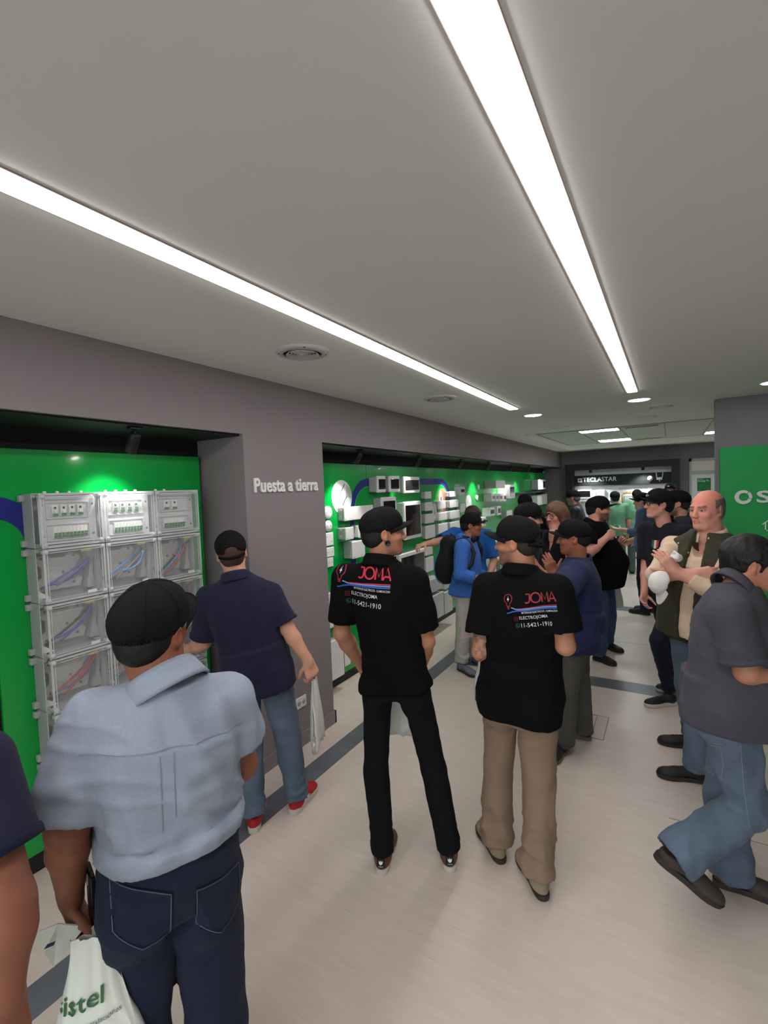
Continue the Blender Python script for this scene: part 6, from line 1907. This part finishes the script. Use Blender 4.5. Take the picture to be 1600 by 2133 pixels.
for q, k in (('r', 1), ('l', -1)):
    sh = J11['sh_' + q]; rc11, fc11, up11 = r11['rc'], r11['fc'], r11['up']
    pts = [sh - rc11 * k * .05 - fc11 * .115 - up11 * .05, sh - rc11 * k * .05 - fc11 * .07 + up11 * .052, sh - rc11 * k * .05 + up11 * .078, sh - rc11 * k * .045 + fc11 * .07 + up11 * .035, sh - rc11 * k * .03 + fc11 * .115 - up11 * .06, sh - rc11 * k * .005 + fc11 * .10 - up11 * .17, sh + rc11 * k * .02 + fc11 * .02 - up11 * .26, sh - rc11 * k * .01 - fc11 * .10 - up11 * .30]
    MB().tube(pts, .020, 8).build('shoulder_strap', M_BLACK, bp)

# ---- 12 man in blue polo pointing
J = skeleton(base_xy(985, 5.55), 40, 1.74)
J.update(sh_l=A(946, 1112, 5.48), el_l=A(915, 1128, 5.30), wr_l=A(884, 1134, 5.12), sh_r=A(1014, 1116, 5.52), el_r=A(1029, 1168, 5.50), wr_r=A(1016, 1208, 5.38), neck=A(984, 1100, 5.52), head=A(985, 1078, 5.54), pelvis=A(978, 1204, 5.58))
bones(J, 'p8')
person('man in blue polo with arm stretched toward the boxes, brown hair, behind the hoodie', J, dict(
    fine=1, seed=12, head=(20, 0, 0), skin=SK_LIGHT, gw=1.1, gd=1.1, arm_r=1.05, shirt=dict(mat=C_BPOLO, sleeve=.85, slr=1.12, collar='polo', amp=.005, cuffband=C_BPOLO),
    hands=dict(l=dict(curl=.65, n=(0, 0, -1)), r=dict(curl=.5)), trousers=dict(mat=C_BLKP), shoes=dict(mat=L_BLACK, sole=L_DSOLE, laces=L_WHITE), hair=dict(style='full', c=HAIR_B, ext=.020)))

# ---- 13 woman
J = skeleton(base_xy(1160, 4.55), 145, 1.72, dict(el_l=(-.24, .05, 1.14), wr_l=(-.12, .24, 1.10), el_r=(.24, .02, 1.14), wr_r=(.16, .22, 1.08), sh_l=(-.165, -.012, 1.41), sh_r=(.165, -.012, 1.41)))
J.update(head=A(1158, 1074, 4.53))
bones(J, 'p9')
r13 = person('woman with shoulder-length brown hair and glasses, black sleeveless top, necklace', J, dict(
    fine=1, seed=13, head=(150, -8, 0), skin=SK_PINK, hs=.98, gw=.92, gd=.95, neck_r=.050, arm_r=.88, glasses=mat('glasses_brown', srgb(96, 60, 58), .3),
    shirt=dict(mat=fabric('black_top', srgb(18, 17, 20), .9), sleeve=.14, slr=.92, amp=.004, v=.13), hands=dict(l=dict(curl=.4), r=dict(curl=.4)), trousers=dict(mat=C_BLKP), shoes=dict(mat=L_BLACK, sole=L_DSOLE), hair=dict(style='long', c=srgb(104, 70, 52)), cap=None))
dcn = Decal(*r13['body'])
nk = [( .075 * math.sin(a), -.115 * math.cos(a) + .02) for a in np.linspace(-1.2, 1.2, 18)]
vs, fs = outline(nk, .003, False)
dcn.put('necklace', vs, fs, r13['J']['neck'] - r13['up'] * .01, r13['rc'], r13['up'], -r13['fc'], mat('chain', srgb(70, 50, 40), .4, metal=.5), r13['root'], off=.003, back=.4)

# ---- people of whom only part can be seen
def extra(label, px, d, yaw, h, sp, hp=None, arms=None, over=None):
    J = skeleton(base_xy(px, d), yaw, h, arms)
    if hp: 
        hd = A(*hp); dl = hd - J['head']
        for k in J: J[k] = J[k] + np.array([dl[0], dl[1], 0]) * (1 if k not in ('x',) else 1)
        J['head'][2] = hd[2]; J['neck'][2] = hd[2] - .13 * h / 1.75
    if over: J.update(over)
    sp.setdefault('fine', 0); sp.setdefault('head', (yaw, 0, 0)); sp.setdefault('skin', SK_LIGHT)
    sp.setdefault('shoes', dict(mat=L_BLACK, sole=L_DSOLE)); sp.setdefault('trousers', dict(mat=C_BLKP))
    return person(label, J, sp)


extra('bearded man in dark navy jacket and black cap facing the woman', 1096, 3.88, -62, 1.76, dict(fine=1, seed=14, head=(-62, -4, 0), skin=SK_LIGHT, beard=(.7, (.04, .03, .025)), gw=1.1, gd=1.15,
      shirt=dict(mat=fabric('dark_jacket', srgb(28, 30, 44), .7), sleeve=1.9, slr=1.15, collar='stand', amp=.009), hair=dict(style='short', c=HAIR_DB), cap=dict(CAP)), hp=(1101, 1082, 3.88))
extra('man in black cap at the product wall, mostly hidden behind others', 1092, 5.9, 20, 1.80, dict(seed=15, shirt=dict(mat=C_BLACK, collar='crew'), hair=dict(style='short', c=HAIR_K), cap=dict(CAP), skin=SK_TAN), hp=(1094, 1052, 5.9))
extra('man in black puffer vest and cap by the far corner', 1198, 7.9, 92, 1.78, dict(seed=16, head=(84, -4, 0), skin=SK_TAN, beard=(.5, (.3, .27, .25)), gw=1.15, gd=1.15, shirt=dict(mat=C_PUFF, name='vest', sleeve=.95, slr=1.15, collar='stand', amp=.012), hair=dict(style='short', c=HAIR_G), cap=dict(CAP), trousers=dict(mat=C_JEAND)), hp=(1194, 1038, 7.9),
      arms=dict(el_l=(-.24, .06, 1.12), wr_l=(-.14, .28, 1.18), el_r=(.24, .06, 1.12), wr_r=(.14, .28, 1.18)))
extra('man in pale green shirt with back turned, far group, left of the two', 1284, 9.2, 20, 1.74, dict(seed=17, shirt=dict(mat=C_GREENS, sleeve=.8, collar='crew'), trousers=dict(mat=C_GREENT), hair=dict(style='short', c=HAIR_K), cap=dict(CAP)), hp=(1281, 1038, 9.2))
extra('man in pale green shirt and grey-green trousers, far group, right of the two', 1326, 9.5, 8, 1.80, dict(seed=18, shirt=dict(mat=C_GREENS, sleeve=.8, collar='crew'), trousers=dict(mat=C_GREENT, r=1.05), hair=dict(style='short', c=HAIR_K), cap=dict(CAP), shoes=dict(mat=L_BLACK, sole=L_WHITE)), hp=(1327, 1034, 9.5))
extra('man in denim shirt gesturing, half hidden behind the man with glasses', 1352, 6.75, 75, 1.80, dict(seed=19, head=(84, 0, 0), shirt=dict(mat=C_DENIM, sleeve=1.55, collar='shirt'), trousers=dict(mat=C_JEAND), hair=dict(style='short', c=HAIR_K), cap=dict(CAP), skin=SK_LIGHT, hands=dict(l=dict(curl=.2, thumb=.1, n=(0, 0, 1)), r=dict(curl=.4))), hp=(1338, 1046, 6.75),
      over=None, arms=dict(el_l=(-.22, .02, 1.14), wr_l=(-.18, .26, 1.17), el_r=(.22, .0, 1.12), wr_r=(.2, .2, 1.0)))
extra('bearded man in black cap between the glasses wearer and the bald man', 1424, 4.75, 96, 1.80, dict(fine=1, seed=20, head=(92, -3, 0), skin=SK_LIGHT, beard=(.7, (.05, .035, .03)), shirt=dict(mat=fabric('grey_black', srgb(46, 46, 52), .85), collar='crew'), trousers=dict(mat=C_JEAND), hair=dict(style='short', c=HAIR_DB, nape=-.062), cap=dict(CAP, emblem=(.0, .083, .026, .006)), shoes=dict(mat=L_WHITE, sole=L_WHITE)), hp=(1411, 1050, 4.75))
extra('man in black cap farthest back, just left of the far doorway', 1398, 8.4, 200, 1.92, dict(seed=21, head=(160, 0, 0), shirt=dict(mat=C_BLACK, collar='crew'), hair=dict(style='short', c=HAIR_K), cap=dict(CAP, emblem=(.0, .083, .02, .006))), hp=(1397, 1022, 8.4))
# ================================================================== things people hold
M_BAG = mat('bag_plastic', srgb(222, 226, 218), .38, noise=.04, nscale=9, bump=.25, bscale=22, spec=.5)
M_BAGG = mat('bag_print_green', srgb(52, 104, 62), .5); M_BAGP = mat('bag_print_purple', srgb(52, 38, 78), .5)


def bag(label, top, yaw, w0, w1, d1, h, seed, lean=(0, 0), handle=True):
    """thin plastic carrier bag hanging from its handles"""
    B = basis(yaw); top = np.array(top, float)
    t = empty('carrier_bag', top - np.array([0, 0, h]), label, 'bag', 'plastic carrier bags')
    nu, nv = 40, 22; vs = []; fs = []
    for j in range(nv):
        v = j / (nv - 1)
        e = v * v * (3 - 2 * v)
        w = w0 + (w1 - w0) * e; d = .006 + (d1 - .006) * math.sin(min(1, v * 1.15) * math.pi * .62)
        if v > .93: d *= .55
        c = top - B[2] * h * v + B[0] * lean[0] * v + B[1] * lean[1] * v
        for i in range(nu):
            a = 2 * math.pi * i / nu
            n1 = float(vnoise(np.array(i * .45 + seed), np.array(v * 3.2 + seed), np.array(seed * 1.3))); n2 = float(vnoise(np.array(i * 1.1 + seed), np.array(v * 1.2), np.array(seed + 4.)))
            k = 1 + .10 * n1
            vs.append(c + B[0] * w * math.cos(a) * k + B[1] * (d * math.sin(a) + (.020 * n2 + .012 * n1) * (.3 + .7 * v)))
    for j in range(nv - 1):
        for i in range(nu): fs.append((j * nu + i, (j + 1) * nu + i, (j + 1) * nu + (i + 1) % nu, j * nu + (i + 1) % nu))
    fs.append([(nv - 1) * nu + i for i in range(nu)][::-1])
    V = np.array(vs)
    MB().add(vs, fs, True).build('pouch', M_BAG, t)
    quads = [f for f in fs if len(f) == 4]
    if handle:
        for q in (-1, 1):
            MB().tube([top + B[1] * .01 * q - B[0] * w0 * .7 - B[2] * .02, top + B[1] * .012 * q - B[0] * w0 * .3 + B[2] * .055, top + B[1] * .012 * q + B[0] * w0 * .3 + B[2] * .055, top + B[1] * .01 * q + B[0] * w0 * .7 - B[2] * .02], .006, 8).build('handle', M_BAG, t)
    return t, B, V, quads


# bag and phone of the man in the light blue shirt
hand = A(178, 1925, 1.22)
t, B, V, Q = bag('white carrier bag with green print hanging from the light-blue-shirted man\'s hand', A(192, 1950, 1.15), 40, .050, .135, .045, .42, 2, lean=(.0, 0), handle=False)
dcx = Decal(V, np.array(Q))
for body, w, h, x, y, m in (('sistel', .115, .040, -.085, -.165, M_BAGG), ('Iluminación. Instalaciones', .15, .012, -.085, -.205, M_GTXT)):
    vs, fs = fit_text(body, w, h, bold=.012)
    dcx.put('print', [(x + a, y + b + a * .22) for a, b in vs], fs, A(192, 1950, 1.15) - B[1] * .4, B[0], B[2], B[1], m, t, off=.004, back=0)
fl = MB()      # the bag's loose corner and handle flap
p = [A(178, 1930, 1.20), A(120, 1925, 1.17), A(72, 1945, 1.15), A(92, 1985, 1.15), A(112, 2015, 1.17), A(150, 1965, 1.19)]
ths = B[1] * .004
fl.add(p + [q + ths for q in p], [(0, 1, 5), (1, 2, 3), (1, 3, 4, 5), (6, 11, 7), (7, 9, 8), (7, 11, 10, 9)] + [(i, (i + 1) % 6, 6 + (i + 1) % 6, 6 + i) for i in range(6)]).build('handle_flap', M_BAG, t)
q0 = A(102, 1972, 1.145)
MB().prism([(-.012, -.006), (.012, .004), (.016, .014), (-.004, .006)], q0, RGT, UPV, -FWD, 0, .001).build('flap_print', M_BAGP, t)
p = [A(188, 1935, 1.20), A(212, 1912, 1.19), A(230, 1965, 1.17), A(176, 2040, 1.16), A(182, 1990, 1.18)]
fl = MB(); fl.add(p + [q + FWD * .005 for q in p], [(0, 1, 2, 3, 4)[::-1], (5, 6, 7, 8, 9)] + [(i, (i + 1) % 5, 5 + (i + 1) % 5, 5 + i) for i in range(5)]).build('side_flap', M_BAG, t)
pc = A(191, 1868, 1.235)
t = empty('phone', pc, 'dark phone held upright in the light-blue-shirted man\'s hand', 'phone')
ya = basis(72, 0, 0); hx, hy, hz = .0055, .036, .074
def obox(name, c, Bm, e, m, par):
    bm = bmesh.new(); bmesh.ops.create_cube(bm, size=2.0)
    for v in bm.verts: v.co = Vector(c + Bm[0] * v.co[0] * e[0] + Bm[1] * v.co[1] * e[1] + Bm[2] * v.co[2] * e[2])
    bmesh.ops.bevel(bm, geom=bm.edges[:], offset=min(e) * .45, segments=2, affect='EDGES', profile=.5)
    return MB().bm(bm).build(name, m, par)
obox('case', pc, ya, (hx, hy, hz), mat('phone_black', srgb(20, 19, 22), .3), t)
obox('screen', pc + ya[0] * .0058, ya, (.0008, hy * .92, hz * .95), M_DARKGLASS, t)
obox('camera_bump', pc - ya[0] * .0065 + ya[2] * .048 + ya[1] * .015, ya, (.002, .012, .015), M_GREYP, t)

# bags of the others
bag('white carrier bag held by the man in the navy polo', A(654, 1412, 2.80), 115, .045, .10, .03, .42, 5, lean=(.03, 0), handle=False)
bag('grey-white carrier bag in front of the tall man, seen between his legs', A(842, 1418, 2.66), 31, .06, .13, .04, .30, 7)
bag('white carrier bag showing at the left hip of the khaki-trousered man', A(1016, 1352, 2.62), 60, .05, .10, .04, .27, 9)
bag('pale carrier bag behind the heavy bearded man\'s knee', A(1284, 1210, 5.35), 40, .04, .08, .03, .30, 11)
pc = A(981, 1304, 2.60)
t = empty('paper_sheet', pc, 'pale pink paper sheet held by the khaki-trousered man', 'paper')
Bm = basis(70, 20, 8); sh = MB(); vs = []; fs = []
for i in range(7):
    for j in range(2):
        for k in (0, 1): vs.append(pc + Bm[0] * (-.05 + .1 * j) + Bm[2] * (-.075 + .15 * i / 6) + Bm[1] * (.012 * math.sin(i * .5) + .0008 * k))
for i in range(6):
    a = i * 4; b = a + 4
    fs += [(a, a + 2, b + 2, b), (a + 1, b + 1, b + 3, a + 3), (a, b, b + 1, a + 1), (a + 2, a + 3, b + 3, b + 2)]
sh.add(vs, fs).build('sheet', mat('paper_pink', srgb(232, 204, 210), .7), t)

# white cap in the bald man's hand
cc = A(1377, 1214, 2.86); Hc = basis(120, -70, 0)
t = empty('baseball_cap', cc, 'white cap dangling from the bald man\'s crossed arms', 'cap')
g = Grid(cc - .16, cc + .16, .0065)
g.add(ell(cc, Hc, (.064, .072, .072))); g.add(ell(cc - Hc[2] * .012, Hc, (.054, .062, .062)), .0, True); g.cut(cc - Hc[2] * .012, -Hc[2])
V, F = g.mesh(); V = fold_verts(V, F, .004, 6, sx=30, sz=30)
M_WCAP = fabric('white_cap', srgb(226, 224, 220), .8)
link_mesh('cap_crown', raw_mesh('cap_crown', V - ORIG[t.name], F, True), M_WCAP, t)
vs = []; fs = []
for lay in (0, 1):
    for i in range(13):
        a = math.radians(-62 + 124 * i / 12)
        for j in range(4):
            ex = .058 * max(0, math.cos(a * 1.35)) ** .6 * j / 3
            vs.append(cc + Hc[0] * .062 * math.sin(a) + Hc[1] * (.070 * math.cos(a) + ex) + Hc[2] * (-.012 - .006 * j + .004 * lay))
for lay in (0, 1):
    for i in range(12):
        for j in range(3):
            q = [lay * 52 + i * 4 + j, lay * 52 + (i + 1) * 4 + j, lay * 52 + (i + 1) * 4 + j + 1, lay * 52 + i * 4 + j + 1]; fs.append(q)
MB().add(vs, fs, True).build('brim', M_WCAP, t)
# paper in the bald man's hand
pc = A(1407, 1157, 2.86)
t = empty('paper_napkin', pc, 'crumpled white paper in the bald man\'s hand', 'paper')
g = Grid(pc - .07, pc + .07, .005)
g.add(ell(pc, basis(120, 0, 25), (.036, .020, .024))); g.add(ell(pc + RGT * .018 - UPV * .012, basis(100, 0, -30), (.028, .014, .016)), .01)
V, F = g.mesh(); V = fold_verts(V, F, .009, 4, sx=45, sz=45)
link_mesh('sheet', raw_mesh('sheet', V - ORIG[t.name], F, False), M_WHITE, t)

# headphones round the hoodie wearer's neck
nk_ = r11['J']['neck'] + r11['up'] * .03; fcx, rcx = r11['fc'], r11['rc']
t = empty('headphones', nk_, 'black headphones round the hoodie wearer\'s neck', 'headphones')
MB().tube([nk_ + rcx * .088 * math.cos(a) + fcx * (-.085 * math.sin(a)) + r11['up'] * (.012 * math.sin(a)) for a in np.linspace(-.5, math.pi + .5, 15)], .009, 8).build('headband', M_BLACK, t)
for q in (-1, 1):
    MB().lathe([(.0001, -.016), (.030, -.016), (.034, -.008), (.034, .010), (.028, .016), (.0001, .016)], nk_ + rcx * .070 * q + fcx * .085 - r11['up'] * .02, axis=unit(fcx + rcx * q * .5), n=18).build('ear_cup', M_BLACK, t)
# vest snaps and round badge of the bald man
dv = Decal(*r7['vest'])
for px in ((1413, 1131), (1476, 1121), (1434, 1151)):
    dv.put('snap', [(.006 * math.cos(a), .006 * math.sin(a)) for a in np.linspace(0, 6.28, 10, endpoint=False)], [list(range(10))], A(px[0], px[1], 2.2), RGT, UPV, unit(ray(*px)), M_GREYP, r7['vest_obj'], off=.003, back=0)
dv.put('round_badge', [(.014 * math.cos(a), .014 * math.sin(a)) for a in np.linspace(0, 6.28, 16, endpoint=False)], [list(range(16))], A(1446, 1158, 2.2), RGT, UPV, unit(ray(1446, 1158)), mat('badge_leather', srgb(110, 62, 40), .6), r7['vest_obj'], off=.003, back=0)
